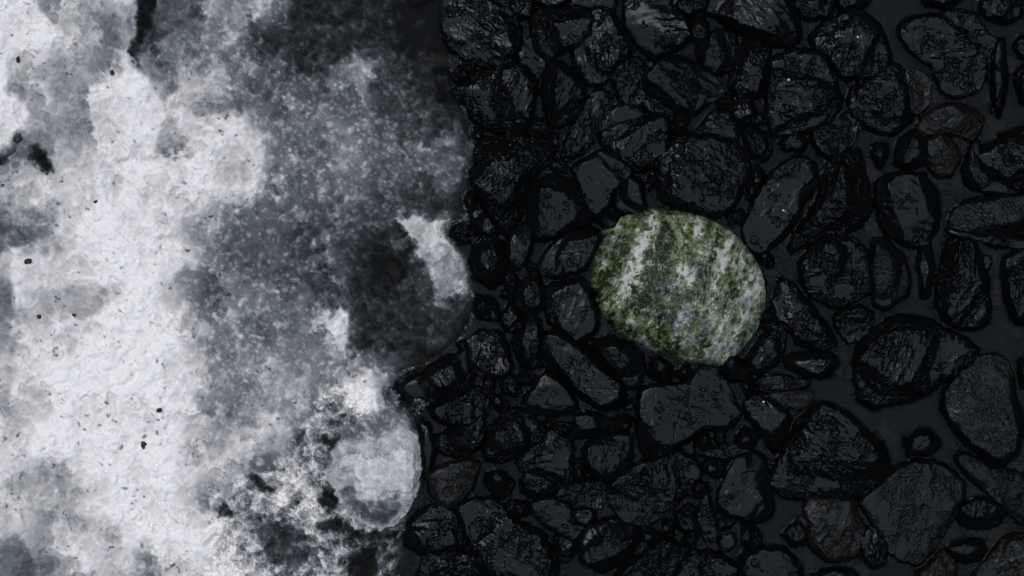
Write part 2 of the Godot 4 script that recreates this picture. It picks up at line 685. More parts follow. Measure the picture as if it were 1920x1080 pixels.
# ---------------------------------------------------------------- water
func build_water() -> void:
	var x0 := 700.0
	var y0 := -80.0
	var nx := 648
	var ny := 620
	var dist := PackedFloat32Array()
	dist.resize(nx * ny)
	dist.fill(60.0)
	var other := dist.duplicate()
	for shape in stone_shapes:
		var c: Vector2 = shape[0]
		var radii: PackedFloat32Array = shape[1]
		var n := radii.size()
		var most := 0.0
		for r in radii:
			most = maxf(most, r)
		most += 34.0
		for gy in range(maxi(0, int((c.y - most - y0) / WET)), mini(ny, int((c.y + most - y0) / WET) + 1)):
			for gx in range(maxi(0, int((c.x - most - x0) / WET)), mini(nx, int((c.x + most - x0) / WET) + 1)):
				var d := Vector2(x0 + gx * WET, y0 + gy * WET) - c
				var r := d.length()
				var a := fposmod(d.angle(), TAU) / TAU * n
				var k := int(a) % n
				var f := a - floorf(a)
				var rr := lerpf(radii[k], radii[(k + 1) % n], f)
				var lean := (radii[(k + 1) % n] - radii[k]) * n / TAU / maxf(rr, 1.0)
				var e := (r - rr) / sqrt(1.0 + lean * lean)
				var at_cell := gy * nx + gx
				if e < dist[at_cell]:
					other[at_cell] = dist[at_cell]
					dist[at_cell] = e
				elif e < other[at_cell]:
					other[at_cell] = e
	var high := PackedFloat32Array()
	high.resize(nx * ny)
	for gy in ny:
		for gx in nx:
			var k := gy * nx + gx
			var px := x0 + gx * WET
			var py := y0 + gy * WET
			var w := 4.0 + 25.0 * smoothstep(-0.22, 0.45, coarse.get_noise_2d(px * 1.7, py * 1.7) + 0.35 * medium.get_noise_2d(px, py))
			var d := dist[k]
			var y := 0.0
			if d < w:
				# between two stones the film keeps a level strip along the middle of the channel
				w = clampf(0.50 * 0.5 * (maxf(d, 0.0) + other[k]), 2.5, w)
				var t := maxf(1.0 - maxf(d, 0.0) / w, 0.0)
				y = minf(CONTACT, 0.7 * w) * t * t + minf(d, 0.0) * 0.9
			high[k] = y
	var verts := PackedVector3Array()
	var normals := PackedVector3Array()
	verts.resize(nx * ny)
	normals.resize(nx * ny)
	for gy in ny:
		for gx in nx:
			var k := gy * nx + gx
			var p := Vector2(x0 + gx * WET, y0 + gy * WET)
			var rim := mini(mini(gx, gy), mini(nx - 1 - gx, ny - 1 - gy))
			if rim == 0:
				high[k] = 0.0
			verts[k] = at(p, high[k])
	for gy in ny:
		for gx in nx:
			var k := gy * nx + gx
			var sx := high[gy * nx + mini(gx + 1, nx - 1)] - high[gy * nx + maxi(gx - 1, 0)]
			var sy := high[mini(gy + 1, ny - 1) * nx + gx] - high[maxi(gy - 1, 0) * nx + gx]
			normals[k] = Vector3(-sx, 2.0 * WET, -sy).normalized()
	var index := PackedInt32Array()
	for gy in ny - 1:
		for gx in nx - 1:
			var k := gy * nx + gx
			if x0 + gx * WET < 900.0 and coarse_read(ice_edge_far, Vector2(x0 + gx * WET, y0 + gy * WET)) > 8.0:
				continue        # here the ice lies in the water
			index.append_array(PackedInt32Array([k, k + 1, k + nx + 1, k, k + nx + 1, k + nx]))
	# the open lake beyond
	var x1 := x0 + (nx - 1) * WET
	var y1 := y0 + (ny - 1) * WET
	var far := 90.0 / S
	for q in [[-far, -far, far, y0], [-far, y1, far, far], [-far, y0, -112.0, y1], [x1, y0, far, y1]]:
		var k := verts.size()
		for p in [Vector2(q[0], q[1]), Vector2(q[2], q[1]), Vector2(q[2], q[3]), Vector2(q[0], q[3])]:
			verts.append(at(p))
			normals.append(Vector3.UP)
		index.append_array(PackedInt32Array([k, k + 1, k + 2, k, k + 2, k + 3]))
	var o := put("water", solid(verts, normals, index), mats.water)
	o.set_meta("kind", "structure")


func stone_list() -> Array:
	# label, surface (0 smooth, 1 pitted, 2 grainy, 3 brownish), height in u (0: from the width of its flanks), outline at the water, upper face
	return [
		["rough black rock half covered by the clear ice edge, top of picture", 1, 22, [835, 5, 870, -20, 920, -25, 955, 10, 968, 45, 975, 90, 960, 120, 930, 128, 885, 115, 850, 90, 835, 50], [855, 5, 915, 0, 940, 40, 957, 95, 930, 115, 900, 70, 865, 45]],
		["small dark stone at the top edge right of the ice", 1, 0, [957, -15, 995, -12, 1001, 10, 990, 32, 965, 28, 954, 5], [966, 2, 994, -2, 989, 22, 971, 22]],
		["black block with a small grey corner facet near the top edge", 0, 0, [1000, 30, 1030, 16, 1085, 18, 1112, 34, 1100, 70, 1065, 92, 1030, 116, 1004, 92], [1049, 48, 1107, 34, 1087, 74, 1060, 82]],
		["small teardrop stone barely above water beside the big pale block", 0, 13, [993, 74, 1004, 85, 1019, 124, 1006, 146, 978, 126, 974, 104], [987, 92, 1003, 100, 1010, 124, 1000, 134, 982, 120]],
		["tall angular dark grey block with a broad face, upper centre", 1, 0, [1110, 14, 1140, 17, 1166, 60, 1187, 90, 1172, 106, 1132, 156, 1105, 159, 1085, 130, 1072, 90, 1080, 70, 1104, 45], [1115, 18, 1139, 28, 1158, 70, 1180, 90, 1152, 118, 1122, 145, 1098, 128, 1084, 88, 1108, 55]],
		["large dark boulder with a ridge touching the ice rim", 1, 0, [854, 165, 905, 135, 955, 122, 985, 129, 1004, 155, 1001, 195, 986, 251, 960, 256, 915, 241, 885, 215], [944, 138, 970, 127, 998, 160, 989, 218, 975, 200, 958, 172]],
		["narrow black wedge with a grey triangle between two blocks", 0, 0, [1025, 120, 1055, 121, 1090, 164, 1096, 185, 1080, 216, 1050, 236, 1030, 226, 1021, 170], [1047, 134, 1062, 146, 1092, 179, 1075, 194, 1047, 202]],
		["long narrow stone lying aslant with a rough textured top", 1, 18, [1110, 178, 1130, 171, 1143, 185, 1138, 212, 1115, 252, 1090, 286, 1065, 298, 1054, 285, 1065, 255, 1090, 210], [1114, 182, 1130, 177, 1138, 190, 1130, 213, 1108, 250, 1087, 278, 1066, 290, 1060, 280, 1072, 254, 1094, 214]],
		["rough squarish stone with a pocked face above the flat sliver", 1, 17, [1149, 141, 1164, 120, 1190, 112, 1207, 120, 1208, 162, 1196, 191, 1180, 196, 1158, 176], [1154, 142, 1167, 125, 1189, 118, 1202, 125, 1202, 160, 1192, 185, 1181, 189, 1163, 172]],
		["flat grey sliver of stone just above a rounded rock", 0, 15, [1126, 240, 1139, 214, 1165, 202, 1190, 201, 1208, 215, 1190, 226, 1155, 236, 1134, 246], [1136, 233, 1146, 217, 1167, 207, 1188, 206, 1200, 214, 1186, 221, 1152, 230]],
		["broad rock with wavy creases left of the round boulder above green stone", 1, 0, [1130, 250, 1160, 234, 1210, 224, 1235, 214, 1254, 230, 1251, 265, 1241, 291, 1210, 318, 1180, 313, 1150, 291, 1134, 270], [1144, 252, 1205, 234, 1238, 221, 1248, 240, 1241, 280, 1209, 306, 1172, 296]],
		["low grey stone cut by the top edge above the angular block", 0, 15, [1064, 6, 1088, -16, 1130, -22, 1150, 4, 1146, 30, 1130, 12, 1105, 9, 1080, 13], [1080, 1, 1096, -12, 1128, -15, 1143, 4, 1140, 16, 1128, 5, 1102, 2]],
		["black stone mostly outside the top edge, left of centre", 0, 0, [1000, -24, 1060, -24, 1064, 5, 1040, 15, 1008, 6], [1012, -18, 1050, -18, 1052, 0, 1036, 6, 1016, 0]],
		["large black boulder with one bright slanting facet at upper centre", 0, 34, [1176, 0, 1200, -22, 1250, -12, 1272, 18, 1292, 55, 1294, 71, 1262, 97, 1225, 110, 1195, 82, 1174, 45], [1258, 22, 1274, 27, 1290, 64, 1270, 80, 1254, 66]],
		["great slab with a broad grey face at the top edge", 0, 0, [1306, 4, 1330, -30, 1400, -42, 1462, -32, 1482, 8, 1497, 55, 1494, 74, 1478, 88, 1440, 82, 1385, 58, 1345, 34, 1316, 22], [1330, -2, 1400, -22, 1466, 0, 1491, 54, 1450, 61, 1400, 41, 1350, 20]],
		["gritty dark rock leaning on the great slab at top", 1, 0, [1228, -10, 1270, -28, 1318, -24, 1334, -2, 1318, 30, 1290, 29, 1250, 16], [1245, -8, 1272, -20, 1310, -16, 1316, 10, 1292, 20, 1258, 8]],
		["small black chip ringed by a bright water line, top centre", 0, 0, [1299, 38, 1320, 41, 1325, 65, 1310, 84, 1296, 70], [1309, 48, 1319, 55, 1317, 68, 1308, 76, 1304, 64]],
		["small block with an hourglass shaped grey facet", 0, 0, [1322, 74, 1345, 61, 1375, 67, 1379, 95, 1366, 131, 1345, 139, 1317, 123, 1309, 95], [1334, 70, 1363, 71, 1354, 98, 1356, 125, 1337, 130, 1321, 120, 1334, 96]],
		["upright oblong stone with a rough grey strip, left of big knobbly rock", 1, 0, [1395, 77, 1430, 79, 1441, 100, 1436, 140, 1421, 176, 1400, 189, 1385, 186, 1371, 160, 1377, 120], [1408, 101, 1428, 103, 1426, 140, 1413, 180, 1393, 185, 1383, 160, 1402, 130]],
		["large lozenge shaped stone with smooth grey top and a crack", 0, 0, [1208, 150, 1234, 118, 1255, 107, 1290, 117, 1326, 140, 1354, 165, 1351, 176, 1316, 197, 1300, 213, 1265, 206, 1238, 191, 1210, 166], [1214, 148, 1250, 111, 1265, 124, 1300, 125, 1350, 165, 1318, 186, 1300, 199, 1280, 196, 1250, 168]],
		["large knobbly rounded rock with pocked grey top, upper right", 1, 0, [1445, 114, 1480, 99, 1515, 95, 1546, 110, 1562, 150, 1574, 190, 1563, 221, 1530, 241, 1490, 253, 1450, 251, 1438, 220, 1440, 170], [1450, 143, 1490, 116, 1530, 111, 1549, 130, 1559, 180, 1545, 197, 1500, 240, 1447, 247, 1443, 205]],
		["little round black pebble left of the knobbly rock", 1, 0, [1369, 205, 1385, 191, 1403, 191, 1410, 208, 1401, 226, 1385, 229, 1371, 220], [1378, 204, 1386, 197, 1400, 198, 1402, 212, 1388, 220, 1378, 214]],
		["small crooked stone with bright streaks below the round pebble", 1, 0, [1393, 250, 1410, 241, 1430, 254, 1445, 270, 1441, 286, 1430, 300, 1414, 291, 1399, 270], [1404, 257, 1426, 262, 1440, 270, 1428, 293, 1411, 275]],
		["triangular grey stone behind the round boulder above green stone", 1, 16, [1286, 259, 1313, 240, 1344, 214, 1366, 213, 1378, 235, 1377, 263, 1355, 256, 1330, 249], [1300, 250, 1320, 240, 1348, 219, 1362, 219, 1371, 236, 1370, 253, 1352, 248, 1328, 243]],
		["small low stone between the lozenge stone and flat sliver", 1, 14, [1206, 192, 1230, 186, 1257, 200, 1253, 216, 1225, 211], [1212, 194, 1230, 191, 1248, 202, 1246, 209, 1228, 206]],
		["stone with frayed lower face at the top edge, right of slab", 1, 0, [1480, -20, 1520, -37, 1556, -22, 1562, 5, 1549, 29, 1525, 37, 1500, 26, 1484, 5], [1490, -16, 1520, -30, 1549, -17, 1553, 5, 1542, 23, 1524, 29, 1502, 19, 1493, 3]],
		["round rock with wrinkled grey top below the water channel, upper right", 1, 0, [1522, 72, 1544, 45, 1580, 27, 1615, 24, 1641, 45, 1657, 80, 1668, 116, 1651, 141, 1610, 151, 1580, 143, 1558, 121, 1524, 97], [1540, 85, 1562, 51, 1600, 38, 1634, 60, 1655, 96, 1650, 118, 1625, 136, 1585, 139, 1562, 110]],
		["rounded triangular rock with smooth left half below the wrinkled rock", 1, 0, [1588, 186, 1608, 160, 1645, 134, 1671, 119, 1692, 140, 1704, 190, 1705, 221, 1686, 244, 1660, 250, 1623, 232, 1598, 212], [1601, 195, 1625, 162, 1669, 132, 1689, 165, 1693, 200, 1680, 226, 1660, 239, 1625, 219]],
		["large flat grey slab with long black streaks, upper right", 1, 17, [1690, 50, 1720, 34, 1760, 29, 1800, 21, 1826, 29, 1842, 60, 1864, 75, 1857, 110, 1842, 146, 1826, 171, 1790, 182, 1764, 166, 1744, 121, 1714, 101, 1693, 76], [1702, 52, 1722, 40, 1790, 28, 1825, 40, 1856, 80, 1842, 120, 1828, 162, 1790, 175, 1770, 160, 1752, 113, 1720, 92]],
		["brownish speckled stone below the large streaked slab", 3, 0, [1718, 241, 1739, 215, 1775, 197, 1810, 204, 1840, 222, 1832, 246, 1815, 264, 1790, 253, 1765, 249, 1733, 254], [1732, 230, 1755, 211, 1777, 202, 1802, 214, 1808, 238, 1788, 244, 1750, 247]],
		["stone with a frayed lower rim in the top right corner", 1, 0, [1836, 20, 1850, -12, 1890, -22, 1914, 0, 1909, 31, 1885, 40, 1853, 33], [1844, 14, 1856, -6, 1888, -14, 1905, 2, 1902, 25, 1882, 31, 1858, 25]],
		["small wrinkled stone cut by the right edge near the top", 1, 0, [1904, 86, 1915, 71, 1942, 74, 1947, 112, 1914, 109], [1911, 88, 1918, 79, 1938, 81, 1940, 104, 1917, 102]],
		["black stone half outside the right edge beside open water", 0, 0, [1904, 141, 1925, 124, 1955, 140, 1950, 190, 1911, 187], [1920, 145, 1930, 138, 1944, 148, 1940, 172, 1922, 172]],
		["smooth flat grey stone with one white glint dot below knobbly rock", 0, 16, [1523, 246, 1560, 229, 1585, 204, 1607, 225, 1596, 266, 1576, 291, 1560, 299, 1538, 286, 1523, 263], [1530, 247, 1563, 234, 1585, 212, 1600, 228, 1590, 263, 1572, 284, 1560, 291, 1542, 280, 1530, 261]],
		["dark stone at the top edge above the wrinkled round rock", 0, 0, [1570, -18, 1620, -18, 1625, 5, 1600, 20, 1573, 19], [1576, -12, 1600, -12, 1600, 2, 1582, 12]],
		["black stone mostly outside the top edge above streaked slab", 0, 0, [1733, -22, 1802, -22, 1797, 5, 1765, 13, 1736, 6], [1750, -18, 1790, -18, 1785, -4, 1765, 3, 1748, -3]],
		["low speckled stone just awash left of the streaked slab", 3, 12, [1696, 134, 1726, 139, 1740, 160, 1737, 192, 1716, 216, 1704, 202, 1700, 160], [1704, 142, 1722, 146, 1732, 162, 1729, 188, 1714, 204, 1708, 195, 1707, 162]],
		["thin black blade of stone standing in water near right edge", 0, 28, [1863, 78, 1881, 76, 1884, 150, 1876, 212, 1867, 214, 1860, 168], [1870, 90, 1874, 90, 1875, 150, 1872, 200, 1869, 200, 1868, 160]],
		["big dark rugged rock with grey ridges beside the ice, left", 1, 0, [889, 300, 904, 265, 950, 257, 1000, 264, 1037, 285, 1022, 311, 991, 346, 981, 386, 966, 416, 945, 437, 924, 406, 903, 376, 888, 340], [893, 342, 926, 313, 975, 293, 1003, 290, 972, 325, 947, 370, 936, 402, 915, 376]],
		["grey wedge stone with smooth pointed face left of the green stone", 0, 0, [999, 350, 1030, 334, 1060, 339, 1091, 370, 1107, 400, 1106, 416, 1060, 436, 1020, 450, 999, 441, 993, 400], [1016, 357, 1045, 361, 1101, 403, 1060, 413, 1046, 433, 1019, 434, 1015, 400]],
		["smooth dark grey five sided stone above left of the green stone", 0, 0, [1073, 318, 1104, 298, 1125, 287, 1150, 299, 1180, 320, 1177, 336, 1151, 356, 1141, 386, 1120, 404, 1104, 396, 1089, 350], [1080, 319, 1106, 303, 1125, 293, 1148, 304, 1173, 321, 1168, 333, 1145, 353, 1135, 381, 1119, 396, 1107, 389, 1095, 350]],
		["small upright stone touching the upper left of the green stone", 0, 0, [1164, 345, 1185, 334, 1201, 345, 1207, 384, 1196, 398, 1170, 396, 1153, 386], [1181, 341, 1193, 346, 1201, 380, 1191, 389, 1180, 372]],
		["small dark stone with a grey corner near the ice notch", 0, 0, [958, 440, 985, 419, 999, 445, 991, 471, 973, 503, 959, 501, 954, 470], [964, 447, 992, 455, 975, 499, 961, 486]],
		["smooth slanting stone left of the green stone's upper side", 0, 0, [1011, 501, 1034, 465, 1065, 440, 1105, 429, 1124, 436, 1113, 466, 1098, 496, 1075, 513, 1040, 517, 1014, 511], [1033, 480, 1060, 460, 1099, 451, 1120, 442, 1104, 475, 1089, 500, 1060, 508, 1040, 496]],
		["black stone close to the ice rim, left of small dark stones", 1, 0, [889, 451, 915, 440, 940, 460, 951, 490, 946, 521, 920, 536, 894, 516], [906, 474, 921, 466, 925, 492, 906, 502]],
		["black pointed stone tucked under the ice notch", 0, 0, [884, 400, 904, 393, 945, 439, 948, 452, 920, 450, 894, 430], [898, 406, 906, 404, 925, 430, 916, 438]],
		["large round boulder with a crumpled face right above the green stone", 1, 0, [1238, 291, 1264, 268, 1300, 251, 1336, 249, 1366, 265, 1391, 290, 1402, 316, 1391, 351, 1371, 389, 1345, 404, 1310, 396, 1270, 386, 1239, 370, 1233, 330], [1242, 302, 1300, 264, 1350, 267, 1375, 295, 1396, 312, 1380, 350, 1368, 384, 1330, 393, 1263, 358, 1260, 325]],
		["large oblong smooth stone right of the green stone's top", 0, 0, [1395, 420, 1419, 370, 1444, 330, 1480, 301, 1506, 297, 1527, 315, 1532, 345, 1511, 371, 1491, 411, 1466, 446, 1436, 470, 1415, 476, 1396, 455], [1396, 424, 1440, 345, 1475, 305, 1509, 304, 1523, 335, 1496, 356, 1490, 395, 1460, 440, 1430, 463, 1412, 456]],
		["long black ridge rock with a bright crest right of oblong stone", 1, 0, [1478, 460, 1502, 420, 1532, 376, 1548, 310, 1575, 287, 1606, 284, 1620, 330, 1630, 390, 1611, 421, 1580, 441, 1545, 441, 1510, 457, 1487, 470], [1574, 308, 1583, 350, 1581, 390, 1571, 406, 1522, 436, 1500, 446, 1530, 408, 1560, 368]],
		["small stone ringed by water lines above the long ridge rock", 1, 0, [1464, 270, 1480, 254, 1495, 251, 1509, 265, 1501, 281, 1475, 279], [1472, 268, 1483, 259, 1495, 258, 1502, 266, 1496, 275, 1478, 274]],
		["small black triangular stone in open water below brownish stone", 0, 0, [1678, 296, 1689, 265, 1708, 247, 1723, 257, 1737, 285, 1731, 306, 1700, 314, 1681, 309], [1710, 257, 1719, 268, 1720, 284, 1705, 302, 1694, 304, 1707, 280]],
		["round wrinkled pebble with a warm rim next to triangular stone", 3, 0, [1736, 271, 1754, 256, 1775, 259, 1791, 280, 1794, 300, 1781, 323, 1762, 330, 1744, 316, 1738, 290], [1742, 268, 1765, 261, 1783, 288, 1776, 318, 1756, 314, 1745, 286]],
		["large dark rock with pale streaks cut by the right edge", 1, 0, [1830, 296, 1850, 274, 1885, 254, 1920, 244, 1952, 258, 1962, 330, 1930, 357, 1890, 352, 1848, 332], [1838, 292, 1880, 274, 1925, 264, 1946, 300, 1902, 334, 1870, 316]],
		["rounded stone with a slanting grey face in open water, right", 0, 0, [1640, 345, 1660, 334, 1700, 325, 1731, 331, 1747, 355, 1757, 390, 1752, 431, 1736, 457, 1710, 460, 1684, 452, 1658, 431, 1646, 390], [1665, 345, 1700, 330, 1722, 334, 1730, 370, 1735, 395, 1750, 407, 1742, 440, 1730, 454, 1700, 449, 1690, 410, 1676, 375]],
		["wide flat slab with a rough front edge at the right edge", 2, 0, [1780, 416, 1799, 385, 1825, 374, 1870, 371, 1930, 360, 1972, 368, 1984, 420, 1950, 448, 1900, 440, 1850, 437, 1810, 436, 1783, 427], [1788, 410, 1812, 384, 1850, 382, 1920, 368, 1965, 380, 1960, 408, 1900, 413, 1800, 419]],
		["black pyramid stone with a pale peak right of the green stone", 1, 30, [1503, 490, 1529, 460, 1560, 446, 1595, 447, 1621, 475, 1632, 510, 1627, 546, 1595, 566, 1560, 573, 1524, 556, 1506, 530], [1549, 463, 1562, 466, 1577, 494, 1611, 512, 1570, 503, 1545, 505, 1512, 512, 1541, 489]],
		["grey mottled stone leaning against the pyramid stone's right side", 2, 0, [1636, 449, 1660, 454, 1686, 479, 1701, 510, 1697, 551, 1660, 577, 1637, 571, 1631, 520], [1641, 459, 1668, 482, 1687, 492, 1687, 515, 1667, 552, 1648, 563, 1641, 512]],
		["tall oblong stone with a rough grey strip near the right edge", 1, 0, [1774, 460, 1795, 444, 1820, 449, 1837, 480, 1847, 530, 1850, 590, 1836, 610, 1800, 614, 1773, 601, 1758, 570, 1763, 510], [1798, 452, 1827, 459, 1827, 490, 1839, 540, 1841, 580, 1826, 606, 1790, 604, 1780, 585, 1792, 550, 1797, 500]],
		["tiny round pebble breaking the water beside the tall oblong stone", 0, 13, [1835, 492, 1841, 484, 1850, 486, 1854, 494, 1848, 502, 1838, 501], [1839, 492, 1843, 488, 1849, 490, 1850, 495, 1846, 498, 1840, 497]],
		["rough black stone cut by the right edge at mid height", 1, 0, [1883, 490, 1910, 469, 1952, 468, 1972, 540, 1950, 602, 1914, 607, 1893, 581, 1883, 540], [1894, 495, 1915, 484, 1946, 499, 1942, 570, 1911, 591, 1899, 550]],
		["stone with ragged horizontal ledges just below the dark ice lobe", 1, 0, [878, 641, 905, 627, 935, 627, 951, 650, 954, 691, 936, 707, 905, 707, 888, 691], [889, 645, 930, 634, 939, 655, 951, 694, 925, 702, 899, 698, 891, 665]],
		["raised long stone with two pale faces below left of green stone", 0, 46, [1013, 646, 1029, 625, 1050, 621, 1086, 640, 1121, 670, 1157, 710, 1170, 735, 1161, 762, 1125, 765, 1089, 741, 1053, 701, 1023, 671], [1020, 648, 1034, 631, 1060, 640, 1110, 688, 1158, 720, 1152, 745, 1125, 757, 1086, 724, 1050, 684]],
		["smooth stone with a flat grey face left of the green stone", 0, 0, [1026, 540, 1060, 529, 1090, 527, 1105, 545, 1116, 580, 1118, 612, 1096, 637, 1075, 640, 1049, 616, 1033, 601, 1026, 570], [1038, 555, 1085, 536, 1102, 565, 1111, 600, 1108, 615, 1080, 634, 1056, 610, 1045, 590]],
		["narrow black stone with a thin grey strip above the raised long stone", 1, 0, [973, 606, 995, 591, 1011, 605, 1016, 640, 1011, 671, 1000, 690, 979, 681, 968, 650], [988, 606, 1004, 612, 1006, 640, 1000, 682, 990, 667, 986, 630]],
		["small wrinkled stone between water lines left of the flat grey stone", 1, 0, [973, 545, 989, 524, 1008, 524, 1019, 550, 1019, 571, 1000, 584, 979, 582, 970, 565], [983, 536, 999, 528, 1010, 545, 1006, 567, 988, 568]],
		["tiny dark stone near the dark ice lobe, left of narrow stone", 1, 0, [945, 585, 958, 573, 971, 594, 968, 616, 951, 620, 943, 601], [950, 588, 958, 581, 965, 596, 963, 610, 953, 612]],
		["stone with smooth grey wedge face below the raised long stone", 0, 0, [988, 746, 1009, 714, 1025, 701, 1045, 711, 1066, 734, 1080, 755, 1076, 770, 1045, 775, 1004, 771, 983, 761], [993, 751, 1020, 708, 1044, 719, 1073, 756, 1050, 765, 1010, 759]],
		["black stone in the shade below the dark ice lobe", 0, 34, [746, 724, 790, 702, 840, 674, 876, 650, 886, 690, 880, 726, 840, 744, 800, 758, 768, 752], [812, 706, 844, 690, 852, 710, 826, 722]],
		["stone split by a black crack below the clear ice splinter", 1, 0, [811, 766, 849, 750, 890, 729, 912, 745, 910, 776, 890, 797, 850, 796, 818, 786], [820, 766, 851, 756, 889, 736, 904, 748, 902, 773, 887, 790, 850, 788, 826, 780]],
		["dull black stone sunk beneath the green stone's lower left side", 0, 0, [1113, 642, 1150, 636, 1190, 655, 1206, 690, 1197, 722, 1172, 724, 1152, 694, 1120, 662], [1128, 660, 1150, 652, 1182, 684, 1184, 706, 1172, 704]],
		["tiny stone left of the grey wedge below the raised long stone", 1, 0, [944, 712, 958, 705, 972, 722, 969, 737, 949, 732], [949, 714, 958, 710, 966, 722, 964, 730, 953, 728]],
		["black stone with a slanting bright right edge, left of dark pyramid", 1, 0, [818, 816, 850, 804, 880, 799, 904, 777, 908, 800, 897, 841, 870, 852, 834, 850, 818, 836], [866, 832, 884, 802, 902, 785, 899, 825, 881, 845]],
		["dark pyramid shaped rock with three streaked faces, lower left", 1, 34, [910, 831, 924, 800, 944, 777, 970, 767, 1000, 784, 1017, 810, 1014, 826, 980, 847, 945, 862, 913, 862], [917, 848, 926, 822, 968, 796, 1005, 800, 985, 818, 950, 838]],
		["crumpled stone with wrinkled texture right of the dark pyramid rock", 1, 17, [970, 866, 989, 850, 1019, 825, 1030, 803, 1056, 824, 1070, 829, 1067, 882, 1056, 894, 1020, 880, 984, 882], [979, 865, 993, 855, 1023, 830, 1034, 813, 1054, 830, 1062, 834, 1060, 876, 1053, 885, 1022, 872, 988, 874]],
		["brownish grey stone touching the round ice plate's right side", 3, 0, [800, 891, 830, 875, 875, 864, 897, 870, 887, 901, 866, 931, 840, 950, 824, 936, 810, 911], [808, 893, 832, 881, 874, 870, 888, 875, 878, 900, 860, 925, 840, 940, 829, 930, 818, 909]],
		["large stone with a crumbling grey face at the bottom, left", 1, 0, [860, 956, 889, 939, 925, 937, 951, 955, 971, 980, 1011, 1000, 1030, 1025, 1042, 1060, 1032, 1102, 970, 1112, 923, 1082, 893, 1041, 878, 1001], [872, 957, 892, 946, 922, 944, 944, 962, 964, 988, 1002, 1008, 1018, 1030, 1028, 1062, 1020, 1095, 972, 1102, 930, 1075, 904, 1037, 888, 1000]],
		["flat smooth oval stone with fine pores, lower centre", 0, 15, [998, 945, 1020, 936, 1046, 939, 1076, 964, 1090, 985, 1076, 1005, 1055, 1000, 1024, 981, 1001, 961], [1005, 946, 1021, 941, 1044, 944, 1071, 968, 1082, 985, 1073, 997, 1056, 992, 1028, 976, 1007, 958]],
		["small pebble in a water ring beside the smooth oval stone", 1, 0, [1070, 962, 1085, 954, 1109, 959, 1110, 976, 1090, 982, 1073, 973], [1079, 963, 1088, 959, 1103, 963, 1103, 973, 1089, 977]],
		["small black stone with a bright bent line above the oval stone", 1, 0, [980, 906, 989, 885, 1010, 876, 1036, 887, 1048, 905, 1036, 924, 1005, 927, 983, 921], [990, 892, 1006, 896, 1030, 906, 1022, 919, 989, 914]],
		["low wrinkled stone between water lines, lower centre", 1, 16, [1040, 931, 1054, 909, 1085, 904, 1126, 907, 1130, 931, 1121, 950, 1085, 947, 1049, 940], [1048, 929, 1059, 915, 1086, 910, 1120, 913, 1122, 930, 1115, 943, 1086, 940, 1053, 933]],
		["dark hollowed stone with a smooth patch left of the large bottom boulder", 0, 0, [1096, 846, 1114, 821, 1150, 816, 1181, 814, 1180, 851, 1166, 882, 1140, 899, 1114, 887, 1098, 866], [1105, 845, 1124, 831, 1160, 826, 1173, 822, 1173, 846, 1160, 870, 1136, 889, 1113, 873]],
		["pitted stone with a lacy grey texture at the bottom centre", 1, 0, [1140, 916, 1164, 890, 1200, 869, 1240, 855, 1270, 849, 1296, 861, 1314, 885, 1302, 906, 1271, 932, 1246, 962, 1215, 982, 1180, 977, 1154, 952, 1140, 931], [1147, 916, 1169, 896, 1203, 876, 1242, 862, 1269, 856, 1291, 867, 1305, 885, 1294, 902, 1264, 926, 1239, 954, 1213, 973, 1183, 969, 1160, 946, 1147, 929]],
		["small dark stone with one square grey facet, lower centre", 0, 0, [1079, 800, 1082, 781, 1115, 779, 1147, 784, 1142, 801, 1112, 811, 1088, 818, 1060, 822], [1083, 785, 1109, 783, 1111, 797, 1090, 802]],
		["thin dark chip beside the large crumbling stone at bottom", 1, 0, [1043, 1005, 1070, 1014, 1078, 1026, 1061, 1047, 1046, 1036], [1052, 1012, 1066, 1018, 1070, 1026, 1060, 1038, 1053, 1032]],
		["black rock with a thin bright ridge below the lacy pitted stone", 0, 34, [1084, 1011, 1104, 987, 1150, 974, 1186, 988, 1197, 1010, 1172, 1050, 1130, 1066, 1094, 1051], [1097, 1042, 1112, 1028, 1142, 1028, 1181, 1012, 1172, 1028, 1132, 1044, 1106, 1056]],
		["rough dark rock half under the ice rubble at the bottom", 1, 20, [798, 1030, 840, 1034, 885, 1039, 907, 1070, 902, 1112, 830, 1117, 788, 1092], [812, 1045, 850, 1046, 880, 1050, 894, 1070, 886, 1095, 835, 1100, 806, 1080]],
		["broad rock with streaked grey top at the bottom edge centre", 1, 0, [1158, 1076, 1184, 1050, 1220, 1030, 1242, 1008, 1265, 1021, 1302, 1029, 1314, 1050, 1307, 1092, 1250, 1112, 1180, 1112], [1170, 1078, 1192, 1057, 1226, 1036, 1243, 1017, 1263, 1028, 1296, 1035, 1303, 1055, 1290, 1092, 1200, 1102]],
		["small stone with fine grey hatching at the bottom edge", 1, 0, [1316, 1061, 1326, 1029, 1346, 1044, 1377, 1060, 1382, 1081, 1361, 1107, 1319, 1107], [1321, 1070, 1347, 1053, 1374, 1067, 1371, 1087, 1330, 1094]],
		["bottle shaped stone with a neck of grey, below large grey block", 0, 0, [1364, 895, 1384, 859, 1405, 848, 1431, 861, 1437, 890, 1442, 930, 1444, 956, 1420, 977, 1390, 973, 1353, 957, 1346, 940, 1353, 920], [1369, 880, 1385, 864, 1399, 864, 1397, 905, 1416, 922, 1428, 938, 1436, 955, 1406, 973, 1366, 955, 1351, 940, 1363, 905]],
		["thin upright splinter of stone between two rocks near the bottom", 1, 16, [1316, 930, 1325, 923, 1333, 960, 1342, 1001, 1326, 1010, 1310, 990], [1319, 934, 1325, 931, 1329, 961, 1336, 998, 1325, 1003, 1315, 988]],
		["small black stone with a thin slanting glint near the bottom", 0, 0, [1268, 965, 1290, 949, 1309, 965, 1317, 997, 1295, 993, 1273, 986], [1275, 963, 1286, 974, 1310, 994, 1282, 986]],
